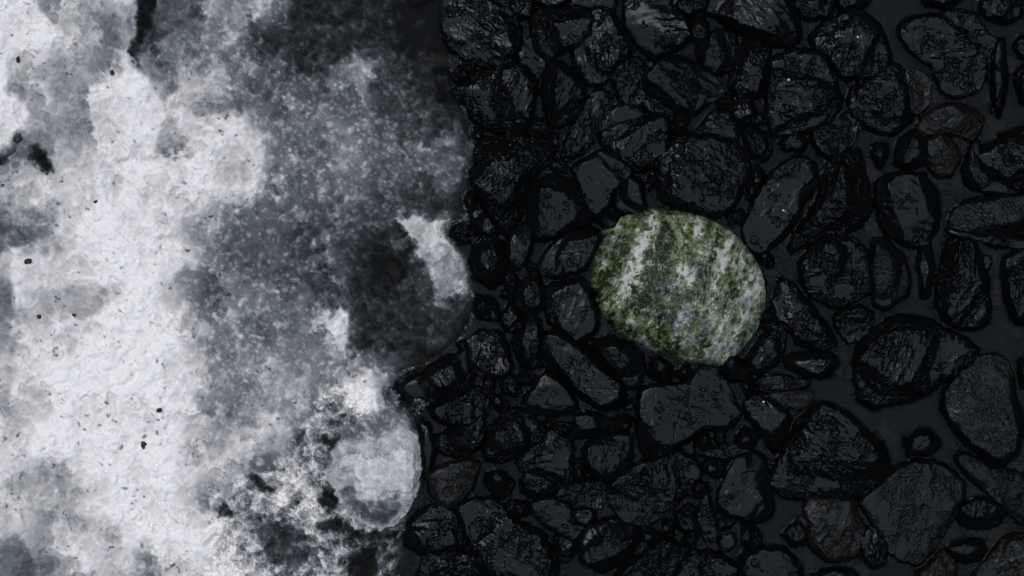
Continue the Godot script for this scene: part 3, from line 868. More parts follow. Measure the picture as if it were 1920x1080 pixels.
		["smooth rounded stone with a dark seam at the bottom edge", 0, 0, [1380, 1061, 1399, 1034, 1430, 1028, 1470, 1028, 1497, 1060, 1508, 1102, 1440, 1122, 1388, 1102], [1402, 1052, 1428, 1036, 1470, 1035, 1490, 1064, 1497, 1092, 1440, 1106, 1408, 1086]],
		["tiny pebble in a round ring of water near the bottom", 0, 13, [1352, 1016, 1358, 1006, 1368, 1007, 1373, 1017, 1366, 1027, 1356, 1026], [1357, 1016, 1361, 1011, 1367, 1012, 1368, 1018, 1363, 1022, 1359, 1021]],
		["small pointed stone with a pale tip left of the streaky brown stone", 0, 0, [1470, 1001, 1489, 985, 1502, 966, 1517, 990, 1514, 1012, 1490, 1022], [1478, 1000, 1493, 988, 1502, 976, 1509, 992, 1506, 1006, 1490, 1012]],
		["big rugged black boulder with a peaked grey crest, lower right", 1, 44, [1448, 881, 1474, 830, 1504, 785, 1540, 757, 1566, 767, 1601, 789, 1632, 819, 1662, 855, 1668, 881, 1651, 912, 1615, 930, 1570, 932, 1520, 937, 1470, 927, 1443, 906], [1486, 850, 1524, 784, 1545, 760, 1570, 774, 1600, 796, 1638, 850, 1634, 876, 1570, 884, 1500, 900]],
		["large smooth grey block below the green stone", 0, 0, [1203, 730, 1229, 721, 1280, 724, 1309, 691, 1335, 694, 1356, 719, 1377, 760, 1384, 775, 1366, 802, 1345, 808, 1315, 802, 1290, 822, 1265, 842, 1225, 872, 1203, 836, 1196, 790], [1207, 733, 1230, 727, 1296, 727, 1313, 698, 1334, 702, 1360, 735, 1378, 775, 1360, 798, 1320, 794, 1285, 818, 1260, 830, 1236, 822, 1220, 798, 1203, 780]],
		["lozenge shaped smooth stone with a white glint dot, right of grey block", 0, 0, [1396, 756, 1414, 739, 1440, 743, 1473, 771, 1478, 785, 1467, 821, 1451, 844, 1434, 822, 1413, 791, 1398, 771], [1400, 756, 1420, 745, 1448, 754, 1472, 776, 1456, 796, 1436, 802, 1415, 781]],
		["thin flat shard lying in the water, upper of two", 1, 15, [1416, 712, 1440, 703, 1480, 710, 1514, 711, 1512, 725, 1470, 733, 1429, 729], [1424, 713, 1442, 708, 1480, 715, 1505, 716, 1503, 722, 1470, 727, 1433, 724]],
		["thin flat brownish shard lying in the water, lower of two", 3, 15, [1435, 736, 1470, 736, 1520, 736, 1517, 756, 1496, 764, 1459, 757], [1443, 740, 1472, 741, 1512, 742, 1510, 752, 1494, 757, 1463, 751]],
		["small upright stone touching the green stone's lower right", 1, 0, [1399, 681, 1415, 650, 1440, 617, 1460, 606, 1472, 625, 1467, 656, 1446, 687, 1420, 699], [1413, 676, 1443, 636, 1459, 626, 1464, 648, 1441, 680, 1422, 687]],
		["black three sided stone right of the thin shards", 0, 0, [1472, 672, 1490, 663, 1555, 663, 1568, 680, 1547, 706, 1510, 702, 1479, 691], [1502, 684, 1520, 680, 1556, 676, 1534, 698]],
		["long slanting stone with a fringed edge right of green stone", 1, 0, [1450, 561, 1464, 529, 1485, 533, 1517, 575, 1552, 620, 1566, 646, 1540, 660, 1499, 642, 1463, 606, 1450, 586], [1470, 556, 1484, 552, 1504, 578, 1558, 640, 1540, 653, 1502, 630, 1472, 597]],
		["small mottled stone in a water channel below the pyramid stone", 1, 16, [1562, 595, 1590, 579, 1615, 577, 1635, 592, 1630, 611, 1611, 632, 1590, 639, 1574, 619], [1571, 597, 1592, 586, 1614, 584, 1626, 593, 1622, 608, 1606, 625, 1592, 630, 1581, 616]],
		["thin sliver of stone under the grey block's lower edge", 1, 14, [1303, 850, 1330, 841, 1380, 837, 1406, 834, 1404, 847, 1370, 855, 1330, 858], [1315, 849, 1332, 845, 1380, 841, 1398, 839, 1397, 843, 1370, 850, 1332, 853]],
		["large flat grey slab with a crumbled right edge, bottom right", 2, 18, [1612, 941, 1639, 915, 1680, 879, 1710, 864, 1760, 869, 1786, 889, 1805, 912, 1797, 946, 1771, 986, 1746, 1027, 1720, 1052, 1690, 1047, 1667, 1031, 1653, 1000, 1633, 970], [1624, 941, 1648, 918, 1688, 885, 1714, 871, 1757, 876, 1780, 895, 1797, 914, 1788, 945, 1762, 984, 1738, 1022, 1717, 1043, 1692, 1038, 1675, 1026, 1662, 998, 1643, 968]],
		["streaky brownish stone with a pale top strip, bottom right", 3, 0, [1506, 950, 1519, 936, 1560, 936, 1595, 936, 1600, 960, 1617, 990, 1612, 1026, 1585, 1047, 1550, 1047, 1523, 1026, 1512, 990], [1513, 950, 1524, 943, 1590, 942, 1594, 962, 1608, 992, 1601, 1022, 1582, 1038, 1552, 1039, 1531, 1020, 1521, 988]],
		["small upright stone between the brownish stone and the flat slab", 1, 0, [1613, 1010, 1627, 987, 1645, 989, 1659, 1020, 1657, 1052, 1635, 1060, 1616, 1041], [1619, 1011, 1630, 994, 1643, 996, 1652, 1022, 1650, 1046, 1636, 1052, 1622, 1037]],
		["large rough stone sparkling with speckles at the right edge", 2, 0, [1770, 736, 1799, 699, 1825, 674, 1860, 670, 1887, 679, 1895, 720, 1902, 760, 1914, 800, 1907, 846, 1880, 870, 1849, 857, 1808, 827, 1783, 791, 1770, 765], [1779, 739, 1806, 704, 1828, 682, 1860, 678, 1880, 686, 1887, 722, 1893, 762, 1904, 800, 1899, 838, 1877, 858, 1853, 848, 1814, 820, 1790, 786, 1779, 762]],
		["great beak shaped rock with a long ridge, right of centre", 1, 0, [1608, 650, 1639, 619, 1680, 596, 1720, 597, 1760, 614, 1800, 634, 1830, 655, 1822, 676, 1791, 702, 1740, 730, 1680, 754, 1640, 760, 1613, 746, 1603, 700], [1613, 678, 1638, 645, 1685, 622, 1730, 626, 1780, 645, 1808, 660, 1770, 686, 1700, 714, 1652, 738, 1624, 741, 1613, 702]],
		["low diagonal slab just awash at the lower right edge", 2, 13, [1791, 860, 1810, 848, 1860, 879, 1905, 889, 1938, 918, 1944, 987, 1910, 978, 1879, 947, 1848, 917, 1812, 891], [1802, 861, 1812, 856, 1858, 887, 1900, 897, 1928, 922, 1933, 972, 1914, 967, 1886, 939, 1854, 908, 1818, 884]],
		["small round hump of stone with a dark front, lower right", 0, 0, [1795, 956, 1814, 941, 1840, 936, 1871, 944, 1880, 960, 1861, 982, 1830, 987, 1803, 977], [1806, 951, 1820, 946, 1842, 943, 1866, 951, 1858, 964, 1832, 967, 1812, 962]],
		["small oval pebble with one bright line near bottom right corner", 0, 0, [1778, 1028, 1794, 1016, 1830, 1014, 1845, 1026, 1834, 1045, 1800, 1049, 1781, 1041], [1785, 1029, 1800, 1026, 1836, 1025, 1828, 1034, 1798, 1036]],
		["dull brownish rock filling the bottom right corner", 3, 0, [1828, 1076, 1854, 1045, 1879, 1014, 1920, 999, 1965, 1003, 1970, 1104, 1828, 1114], [1842, 1078, 1866, 1050, 1888, 1024, 1922, 1010, 1955, 1014, 1958, 1094, 1844, 1102]],
		["brownish stone with a dark pocket at the bottom edge, right", 3, 0, [1718, 1070, 1744, 1060, 1761, 1032, 1783, 1045, 1790, 1065, 1772, 1098, 1723, 1103], [1727, 1074, 1749, 1066, 1763, 1042, 1776, 1050, 1781, 1066, 1766, 1090, 1729, 1094]],
		["dark stone barely entering at the bottom edge below brown stone", 0, 0, [1525, 1079, 1560, 1066, 1600, 1070, 1608, 1104, 1522, 1104], [1540, 1084, 1562, 1076, 1590, 1079, 1594, 1096, 1538, 1096]],
		["little black tooth of stone in open water, upper right", 0, 24, [1640, 274, 1660, 272, 1656, 300, 1648, 316, 1642, 300], [1647, 282, 1652, 282, 1650, 294]],
		["thin black stone standing between mottled stone and tall oblong stone", 0, 26, [1722, 462, 1742, 456, 1748, 500, 1738, 556, 1728, 560, 1724, 510], [1730, 474, 1737, 472, 1738, 505, 1733, 540, 1730, 505]],
		["black stone hugging the left flank of the pale streaked rock, right edge", 0, 24, [1806, 318, 1816, 280, 1832, 262, 1838, 276, 1832, 300, 1850, 336, 1880, 352, 1920, 362, 1900, 372, 1850, 362, 1816, 346], [1822, 318, 1828, 300, 1834, 318, 1856, 346, 1840, 350]],
		["black stone in the shade below the wide slab, right edge", 0, 22, [1768, 430, 1784, 428, 1850, 441, 1910, 446, 1950, 458, 1930, 474, 1896, 466, 1840, 452, 1790, 446], [1800, 441, 1850, 447, 1904, 455, 1890, 459, 1840, 451]],
		["rough dark stone below the round ice plate, half under rubble", 1, 24, [762, 990, 800, 955, 835, 950, 862, 985, 870, 1020, 832, 1036, 790, 1034, 764, 1016], [780, 990, 806, 968, 832, 965, 850, 990, 852, 1014, 828, 1022, 796, 1020]],
		["narrow black stone squeezed along the round ice plate's right rim", 0, 22, [788, 792, 808, 804, 814, 850, 806, 886, 797, 900, 792, 850], [798, 810, 803, 816, 806, 850, 801, 876, 798, 848]],
		["small black rock above the flat slab, lower right", 0, 0, [1703, 820, 1740, 811, 1758, 832, 1737, 850, 1703, 852], [1716, 825, 1736, 820, 1744, 831, 1732, 840, 1717, 841]],
		["small black stone at the right edge below open water", 0, 0, [1910, 681, 1945, 674, 1955, 720, 1916, 724], [1922, 688, 1940, 685, 1944, 710, 1926, 712]],
	]


# ---------------------------------------------------------------- ice
const ICE_STEP := 2.0
const AIR := [   # how much air is frozen into the ice, 0 clear to 9 white, one column per 40 u, one row per 40 u
	[9, 9, 6, 6, 7, 8, 8, 3, 4, 5, 7, 6, 7, 6, 2, 2, 2, 2, 2, 1, 1, 0, 0],
	[9, 9, 8, 6, 6, 5, 7, 3, 4, 4, 6, 7, 4, 4, 2, 2, 2, 2, 2, 1, 1, 0, 0],
	[9, 9, 8, 7, 7, 5, 7, 3, 4, 4, 6, 7, 4, 3, 3, 2, 2, 2, 2, 1, 1, 0, 0],
	[9, 7, 6, 6, 6, 5, 8, 4, 5, 6, 6, 5, 5, 4, 3, 3, 5, 6, 4, 2, 2, 1, 1],
	[9, 6, 7, 5, 5, 8, 9, 8, 5, 7, 7, 6, 4, 4, 5, 4, 5, 5, 2, 3, 2, 1, 1],
	[9, 7, 7, 6, 6, 8, 9, 8, 8, 7, 6, 5, 5, 4, 5, 5, 4, 5, 3, 3, 3, 2, 1],
	[9, 7, 6, 6, 6, 8, 9, 9, 7, 8, 8, 8, 6, 5, 5, 5, 6, 5, 4, 4, 4, 3, 2],
	[8, 4, 5, 7, 7, 8, 9, 8, 6, 8, 8, 7, 8, 5, 4, 5, 6, 5, 5, 4, 4, 3, 3],
	[6, 6, 6, 8, 8, 8, 9, 9, 8, 8, 8, 7, 8, 5, 5, 5, 5, 5, 4, 4, 4, 4, 2],
	[6, 6, 8, 8, 8, 9, 9, 8, 8, 8, 8, 8, 8, 5, 4, 4, 5, 4, 3, 3, 3, 3, 1],
	[5, 5, 6, 8, 8, 9, 9, 9, 8, 8, 7, 5, 5, 4, 4, 4, 4, 3, 3, 4, 4, 3, 2],
	[4, 5, 5, 8, 9, 9, 9, 9, 8, 7, 6, 4, 4, 4, 3, 3, 3, 2, 2, 3, 4, 3, 2],
	[7, 8, 8, 8, 8, 9, 9, 9, 9, 8, 6, 4, 4, 4, 4, 3, 3, 2, 1, 1, 3, 4, 3],
	[7, 8, 8, 8, 8, 9, 9, 9, 8, 7, 5, 5, 4, 4, 4, 4, 3, 2, 1, 1, 3, 4, 4],
	[5, 8, 7, 7, 7, 8, 9, 9, 8, 7, 5, 5, 5, 4, 5, 5, 3, 2, 2, 2, 3, 3, 2],
	[5, 6, 7, 8, 8, 9, 9, 9, 9, 7, 6, 6, 5, 5, 6, 6, 4, 2, 2, 2, 2, 2, 1],
	[6, 8, 8, 8, 9, 9, 9, 9, 9, 7, 6, 6, 6, 6, 6, 6, 4, 2, 2, 2, 2, 2, 0],
	[7, 8, 8, 9, 9, 9, 9, 9, 8, 7, 7, 6, 7, 7, 6, 7, 6, 5, 4, 2, 0, 0, 0],
	[7, 8, 8, 9, 9, 9, 9, 9, 8, 8, 7, 6, 6, 7, 7, 6, 7, 8, 6, 2, 0, 0, 0],
	[6, 8, 8, 9, 9, 9, 8, 8, 8, 8, 6, 6, 7, 7, 7, 4, 5, 7, 6, 4, 0, 0, 0],
	[7, 8, 9, 9, 9, 9, 9, 8, 9, 8, 6, 6, 7, 8, 6, 4, 5, 4, 5, 6, 2, 0, 0],
	[8, 8, 9, 9, 9, 9, 9, 9, 9, 7, 6, 7, 7, 7, 4, 4, 5, 6, 6, 6, 2, 0, 0],
	[8, 8, 7, 8, 9, 9, 9, 9, 9, 8, 8, 7, 5, 5, 6, 4, 5, 6, 6, 6, 2, 0, 0],
	[8, 7, 7, 7, 8, 8, 9, 9, 9, 8, 7, 6, 5, 6, 6, 3, 4, 5, 6, 5, 1, 0, 0],
	[7, 7, 6, 7, 8, 8, 9, 9, 9, 8, 6, 5, 5, 4, 5, 4, 4, 3, 3, 3, 1, 0, 0],
	[7, 6, 5, 7, 8, 7, 8, 9, 9, 8, 7, 5, 4, 3, 4, 4, 3, 2, 3, 2, 1, 1, 0],
	[5, 4, 5, 7, 8, 7, 7, 6, 8, 8, 7, 6, 4, 4, 3, 4, 4, 2, 3, 2, 1, 0, 0],
	[5, 4, 5, 7, 8, 7, 7, 5, 8, 8, 8, 7, 6, 4, 4, 5, 5, 3, 2, 2, 1, 0, 0]]
var ice_edge_far: PackedFloat32Array
var ice_mess: PackedFloat32Array
const COARSE := 8.0
const CX := 140
const CY := 162
var plates: Array = []


func air_at(p: Vector2) -> float:
	var x := clampf(p.x / 40.0, 0.0, 21.999)
	var y := clampf(p.y / 40.0, 0.0, 26.999)
	var i := int(x)
	var j := int(y)
	var fx := smoothstep(0.0, 1.0, x - i)
	var fy := smoothstep(0.0, 1.0, y - j)
	return lerpf(lerpf(AIR[j][i], AIR[j][i + 1], fx), lerpf(AIR[j + 1][i], AIR[j + 1][i + 1], fx), fy)


func ice_outline() -> PackedVector2Array:
	return points([-160, -160, 842, -160, 850, -20, 838, 20, 832, 60, 846, 100, 850, 130, 853, 160, 866, 190, 880, 216, 888, 258, 888, 302, 878, 330, 872, 350, 872, 378, 879, 404, 868, 418, 850, 420, 838, 430, 848, 448, 860, 465, 870, 480, 880, 505, 882, 540, 893, 566, 890, 596, 872, 630, 840, 660, 800, 686, 762, 698, 734, 715, 726, 735, 732, 755, 748, 762, 768, 780, 782, 806, 786, 860, 776, 930, 756, 972, 762, 996, 748, 1010, 752, 1040, 740, 1070, 750, 1120, 744, 1260, -160, 1260])


func coarse_read(field: PackedFloat32Array, p: Vector2) -> float:
	var x := clampf((p.x + 140.0) / COARSE, 0.0, CX - 1.001)
	var y := clampf((p.y + 140.0) / COARSE, 0.0, CY - 1.001)
	var i := int(x)
	var j := int(y)
	var k := j * CX + i
	return lerpf(lerpf(field[k], field[k + 1], x - i), lerpf(field[k + CX], field[k + CX + 1], x - i), y - j)


func plate(rise: float, air: float, blend: float, flat: Array) -> void:
	var poly := points(flat)
	var box := Rect2(poly[0], Vector2.ZERO)
	for p in poly:
		box = box.expand(p)
	plates.append([box.grow(22.0), poly, rise, air, blend])


func prepare_ice() -> void:
	var edge := ice_outline()
	var mess := points([548, 842, 566, 806, 590, 745, 640, 716, 700, 735, 730, 760, 690, 790, 640, 800, 616, 850, 618, 930, 690, 975, 780, 980, 770, 1140, 370, 1140, 392, 1040, 385, 962, 430, 905, 500, 880])
	for j in CY:
		for i in CX:
			var p := Vector2(i * COARSE - 140.0, j * COARSE - 140.0)
			ice_edge_far.append(depth_in(edge, p))
			ice_mess.append(depth_in(mess, p))
	# thin plates of whiter or greyer ice, and sunken crevices and holes set darker: rise, air, how much of the plate's own air shows
	plate(9, 9.0, 0.8, [-60, -60, 70, -60, 78, 10, 110, 45, 120, 75, 82, 95, 60, 100, 40, 108, 20, 120, 24, 150, 22, 170, 50, 190, 62, 215, 55, 240, 38, 252, 20, 272, 0, 285, -60, 290])
	plate(8, 8.8, 0.75, [240, 122, 272, 132, 290, 165, 310, 190, 318, 225, 300, 262, 300, 290, 262, 308, 215, 300, 182, 292, 168, 240, 160, 185, 166, 160, 205, 152])
	plate(7, 8.4, 0.6, [300, 200, 345, 195, 372, 215, 420, 205, 470, 225, 500, 255, 503, 310, 490, 320, 488, 360, 478, 390, 440, 395, 400, 372, 372, 330, 352, 270, 330, 240])
	plate(-6, 6.7, 0.75, [78, 548, 120, 540, 200, 538, 206, 566, 192, 592, 150, 594, 100, 592, 82, 580])
	plate(-5, 4.6, 0.7, [-30, 560, 18, 558, 26, 590, 20, 615, 8, 622, -30, 625])
	plate(-5, 6.6, 0.7, [10, 898, 60, 874, 120, 868, 142, 884, 132, 905, 80, 925, 20, 935])
	plate(8, 8.0, 0.8, [612, 578, 640, 572, 655, 576, 661, 592, 655, 612, 657, 640, 655, 672, 642, 684, 618, 676, 602, 640, 606, 612, 600, 592])
	plate(9, 7.4, 0.75, [742, 408, 772, 402, 800, 410, 835, 412, 846, 396, 848, 412, 836, 430, 850, 455, 872, 482, 884, 515, 878, 545, 850, 562, 815, 560, 808, 520, 772, 470, 782, 462, 762, 440, 745, 430])
	plate(5, 6.3, 0.7, [660, 122, 676, 108, 692, 122, 706, 122, 700, 150, 690, 165, 692, 190, 680, 204, 666, 180, 654, 150])
	plate(4, 6.6, 0.6, [475, -30, 545, -30, 543, 22, 530, 12, 505, 8, 488, 38, 470, 42])
	plate(-9, 0.9, 1.0, [262, -30, 298, -30, 294, 16, 282, 46, 270, 80, 258, 104, 262, 124, 246, 112, 238, 102, 252, 70, 254, 30])
	plate(-8, 1.2, 0.95, [55, 268, 80, 268, 90, 292, 108, 320, 88, 330, 62, 312, 50, 292])
	plate(-8, 1.2, 0.95, [10, 288, 36, 262, 24, 296, 4, 312, -20, 320, -20, 300])
	plate(-4, 3.4, 0.7, [36, 388, 70, 388, 90, 408, 70, 420, 42, 408])
	plate(-4, 3.6, 0.6, [-20, 432, 60, 425, 74, 446, 50, 462, -20, 478])
	plate(-3, 3.8, 0.6, [-20, 1020, 30, 1000, 60, 1040, 50, 1110, -20, 1110])
	plate(-6, 1.2, 0.9, [556, 838, 552, 824, 566, 806, 578, 790, 574, 822, 562, 842])
	plate(-6, 1.2, 0.9, [600, 812, 640, 816, 642, 830, 622, 848, 626, 866, 616, 864, 612, 836, 588, 826])
	plate(-7, 0.8, 0.9, [592, 938, 606, 912, 632, 918, 640, 950, 620, 962, 604, 950])
	plate(-7, 1.0, 0.85, [585, 985, 628, 966, 648, 984, 690, 996, 752, 992, 765, 1010, 690, 1020, 640, 1002, 600, 1000])
	plate(-6, 1.2, 0.85, [400, 955, 416, 938, 430, 945, 440, 965, 428, 976, 412, 972])
	plate(-6, 1.4, 0.85, [460, 888, 484, 892, 510, 912, 514, 924, 486, 922, 470, 904])
	plate(-8, 2.6, 0.7, [470, 978, 520, 970, 572, 992, 588, 1030, 562, 1070, 510, 1062, 486, 1020])
	plate(-8, 0.6, 0.9, [650, 1040, 690, 1030, 712, 1050, 700, 1120, 640, 1120])
	plate(-3, 3.6, 0.6, [690, 770, 720, 762, 742, 778, 730, 800, 700, 806])


func bubble_field(p: Vector2, much: float, soft: float) -> float:
	var r := 0.15 + 0.42 * cell_tone.get_noise_2d(p.x * much, p.y * much)
	if r < 0.08:
		return 0.0
	return 1.0 - smoothstep(r * (1.0 - soft), r, cells.get_noise_2d(p.x * much, p.y * much) + 1.0)


# returns [height, air 0..1]
func ice_point(p: Vector2) -> Vector2:
	var n_big := coarse.get_noise_2d(p.x, p.y)
	var n_mid := medium.get_noise_2d(p.x, p.y)
	var n_fin := fine.get_noise_2d(p.x, p.y)
	var n_mid2 := medium.get_noise_2d(p.x + 1700.0, p.y - 400.0)
	var wob := Vector2(n_mid, n_mid2)
	var q := p + Vector2(n_big, coarse.get_noise_2d(p.x - 700.0, p.y + 300.0)) * 26.0 + wob * 14.0 + Vector2(n_fin, fine.get_noise_2d(p.y, p.x)) * 2.5
	var air := air_at(q)
	var hills := 34.0 + air * 1.6
	var e := p + wob * 5.0 + Vector2(n_fin * 1.6, 0.0)
	var hollow := 0.0
	for d in plates:
		if not d[0].has_point(p):
			continue
		var inside := depth_in(d[1], p + wob * 7.0 + Vector2(n_fin * 2.5, -n_fin * 2.5))
		var f := smoothstep(-3.0, 9.0, inside + 3.0 * n_fin)
		if f > 0.0:
			hills += d[2] * f * 0.6
			air = lerpf(air, d[3], f * d[4])
			if d[3] < 3.0:
				hollow = maxf(hollow, f)
	var far := coarse_read(ice_edge_far, e)
	var mess := smoothstep(-8.0, 12.0, coarse_read(ice_mess, p + wob * 14.0))
	# layers that froze one over the other, each with its own share of air
	var layer := sheets.get_noise_2d(q.x + wob.x * 20.0 + n_fin * 5.0, q.y + wob.y * 20.0) + 0.6 * sheets.get_noise_2d(p.x * 2.2 + wob.x * 24.0 + n_fin * 6.0, p.y * 2.2 + wob.y * 24.0 + 700.0)
	air += lerpf(0.75, 0.42, smoothstep(7.0, 8.5, air)) * layer * smoothstep(1.0, 3.5, air)
	hills += 2.2 * layer
	var clear := (1.0 - smoothstep(5.5, 8.2, air)) * lerpf(0.35, 1.0, smoothstep(280.0, 440.0, p.x + 0.15 * p.y))
	# bubbles of all sizes, hazy where they lie deep
	var blob := bubble_field(q, 0.5, 0.8) + 0.8 * bubble_field(p + wob * 6.0, 1.0, 0.7) + 0.7 * bubble_field(p, 1.9, 0.55)
	air *= lerpf(1.0, 0.78, clear)
	air += n_big * lerpf(0.7, 0.4, clear) + n_mid * 0.7 + n_mid2 * 0.45 + n_fin * lerpf(0.10, 0.18, clear)
	air += clear * blob * smoothstep(0.2, 3.5, air) * 1.7
	air += 0.22 * fine.get_noise_2d(p.x * 2.0 + p.y * 0.5, p.y * 0.8 + 5000.0) + 0.6 * smoothstep(0.35, 0.8, ridged.get_noise_2d(p.x * 0.8 - 2000.0, p.y * 0.8)) * (1.0 - 0.6 * clear)
	var crisp := fine.get_noise_2d(p.x * 2.1 + 60.0, p.y * 2.1)
	hills += n_big * 6.0 + n_mid * 5.0 + n_mid2 * 2.6 + n_fin * lerpf(0.6, 0.8, clear) + crisp * 0.25 + blob * clear * 0.8
	# small sharp holes and dents in the white crust
	var where := smoothstep(0.05, 0.30, coarse.get_noise_2d(p.x * 1.3 + 4000.0, p.y * 1.3))
	var hole := smoothstep(0.40, 0.62, medium.get_noise_2d(p.x * 1.7 + 300.0, p.y * 1.7) + 0.35 * n_fin) * where
	air -= hole * 3.6 * smoothstep(4.0, 7.0, air)
	hills -= hole * 2.5
	if mess > 0.0:
		# broken crystals, each face with its own height and milkiness
		var jag := p + Vector2(n_fin, crisp) * 4.0
		var shard := sheets.get_noise_2d(jag.x * 4.2, jag.y * 4.2)
		var chip := sheets.get_noise_2d(jag.x * 8.5 + 300.0, jag.y * 8.5)
		var seam := cells.get_noise_2d(p.x * 0.8 + 300.0, p.y * 0.8)
		hills += mess * (4.0 * shard + 2.2 * chip + 6.0 * n_mid + 1.5 * n_fin - 3.0 * smoothstep(-0.4, 0.0, seam))
		air += mess * (1.0 - 0.85 * hollow) * (2.0 * n_mid + 1.5 * shard + 1.3 * chip + 0.9 * n_fin + 0.7 * crisp - 0.8 * smoothstep(-0.35, 0.0, seam) + 1.8 + 1.6 * smoothstep(0.45, 0.8, ridged.get_noise_2d(p.x * 2.4, p.y * 2.4)))  # the ridged term paints bright glint lines over the crystals
	air = clampf(air, 0.35, 9.6)
	# rounded rim that comes down to the water
	var rim := clampf(far / 16.0, 0.0, 1.0)
	var y := lerpf(2.0, hills, sqrt(1.0 - (1.0 - rim) * (1.0 - rim)))
	if far < 0.0:
		y = -6.0
	var pale_rim := smoothstep(5.0, 2.5, absf(far - 2.0)) * smoothstep(-0.3, 0.5, n_mid2 + n_fin)  # paler line along the edge of the sheet, broken up by noise
	air = maxf(air, pale_rim * 6.2 * smoothstep(0.3, 2.0, air_at(p - Vector2(24, 0))))
	var white := pow(air * 0.1125, 2.35)          # share of light that the air bubbles send back
	return Vector2(y, clampf(white, 0.004, 1.0))


func ice_tint(share: float) -> Color:
	# dense clear ice is faintly blue, ice full of air is white
	var c := Color(0.87, 0.86, 0.87).lerp(Color(0.99, 0.86, 0.79), smoothstep(0.05, 0.6, share))
	c.a = share
	return c


func ice_mesh() -> ArrayMesh:
	var x0 := -120.0
	var y0 := -120.0
	var nx := 512
	var ny := 661
	var high := PackedFloat32Array()
	high.resize(nx * ny)
	var white := PackedFloat32Array()
	white.resize(nx * ny)
	var keep := PackedByteArray()
	keep.resize(nx * ny)
	for gy in ny:
		for gx in nx:
			var p := Vector2(x0 + gx * ICE_STEP, y0 + gy * ICE_STEP)
			var k := gy * nx + gx
			if coarse_read(ice_edge_far, p) < -10.0:
				continue
			var v := ice_point(p)
			high[k] = v.x
			white[k] = v.y
			keep[k] = 1
	var verts := PackedVector3Array()
	var normals := PackedVector3Array()
	var colors := PackedColorArray()
	var index := PackedInt32Array()
	var slot := PackedInt32Array()
	slot.resize(nx * ny)
	var shrink := 1.0 - 40.0 * S / EYE
	for gy in ny:
		for gx in nx:
			var k := gy * nx + gx
			if not keep[k]:
				continue
			slot[k] = verts.size()
			var p := MID + (Vector2(x0 + gx * ICE_STEP, y0 + gy * ICE_STEP) - MID) * shrink
			verts.append(at(p, high[k]))
			var sx := high[gy * nx + mini(gx + 1, nx - 1)] - high[gy * nx + maxi(gx - 1, 0)]
			var sy := high[mini(gy + 1, ny - 1) * nx + gx] - high[maxi(gy - 1, 0) * nx + gx]
			normals.append(Vector3(-sx, 2.0 * ICE_STEP, -sy).normalized())
			colors.append(ice_tint(white[k]))
	for gy in ny - 1:
		for gx in nx - 1:
			var k := gy * nx + gx
			if keep[k] and keep[k + 1] and keep[k + nx] and keep[k + nx + 1]:
				if maxf(maxf(high[k], high[k + 1]), maxf(high[k + nx], high[k + nx + 1])) < -5.0:
					continue
				index.append_array(PackedInt32Array([slot[k], slot[k + 1], slot[k + nx + 1], slot[k], slot[k + nx + 1], slot[k + nx]]))
	return solid(verts, normals, index, colors)


func build_ice() -> void:
	var sheet := Node3D.new()
	sheet.name = numbered("ice_sheet")
	add_child(sheet)
	tag(sheet, "melting sheet of white and clear ice covering the left half of the shore", "ice")
	var m := ice_mesh()
	put("ice_body", m, mats.ice, sheet)
	var rest := put("outer_ice", outer_ice(), mats.ice, sheet)
	rest.set_meta("label", "rest of the ice sheet past the picture's edge")
	disc(sheet)


func outer_ice() -> ArrayMesh:
	# the sheet goes on past the patch, up, down and to the left
	var step := 14.0
	var x0 := -1900.0
	var y0 := -1200.0
	var nx := 206
	var ny := 250
	var verts := PackedVector3Array()
	var normals := PackedVector3Array()
	var colors := PackedColorArray()
	var index := PackedInt32Array()
	var high := PackedFloat32Array()
	for gy in ny:
		for gx in nx:
			var p := Vector2(x0 + gx * step, y0 + gy * step)
			var rim := 800.0 - 60.0 * smoothstep(200.0, 900.0, p.y) + 90.0 * coarse.get_noise_2d(p.x * 0.2, p.y * 0.5) - p.x
			var y := 44.0 + 8.0 * coarse.get_noise_2d(p.x, p.y) + 5.0 * medium.get_noise_2d(p.x, p.y)
			y = lerpf(-8.0, y, sqrt(clampf(rim / 50.0, 0.0, 1.0)))
			if p.x > -119.0 and p.y > -119.0 and p.y < 1199.0:
				y = minf(y, 20.0)
			high.append(y)
			verts.append(at(p, y))
			var air := 6.5 + 3.0 * coarse.get_noise_2d(p.x * 0.5, p.y * 0.5) + 1.6 * medium.get_noise_2d(p.x, p.y) - 4.0 * smoothstep(500.0, 60.0, rim)
			colors.append(ice_tint(clampf(pow(clampf(air, 0.4, 9.3) * 0.1125, 2.35), 0.01, 1.0)))
	for gy in ny:
		for gx in nx:
			var sx := high[gy * nx + mini(gx + 1, nx - 1)] - high[gy * nx + maxi(gx - 1, 0)]
			var sy := high[mini(gy + 1, ny - 1) * nx + gx] - high[maxi(gy - 1, 0) * nx + gx]
			normals.append(Vector3(-sx, 2.0 * step, -sy).normalized())
			var p := Vector2(x0 + (gx + 0.5) * step, y0 + (gy + 0.5) * step)
			if gx == nx - 1 or gy == ny - 1 or Rect2(-100, -100, 1200, 1280).has_point(p):
				continue
			var k := gy * nx + gx
			if maxf(high[k], high[k + nx]) > -7.0:
				index.append_array(PackedInt32Array([k, k + 1, k + nx + 1, k, k + nx + 1, k + nx]))
	return solid(verts, normals, index, colors)


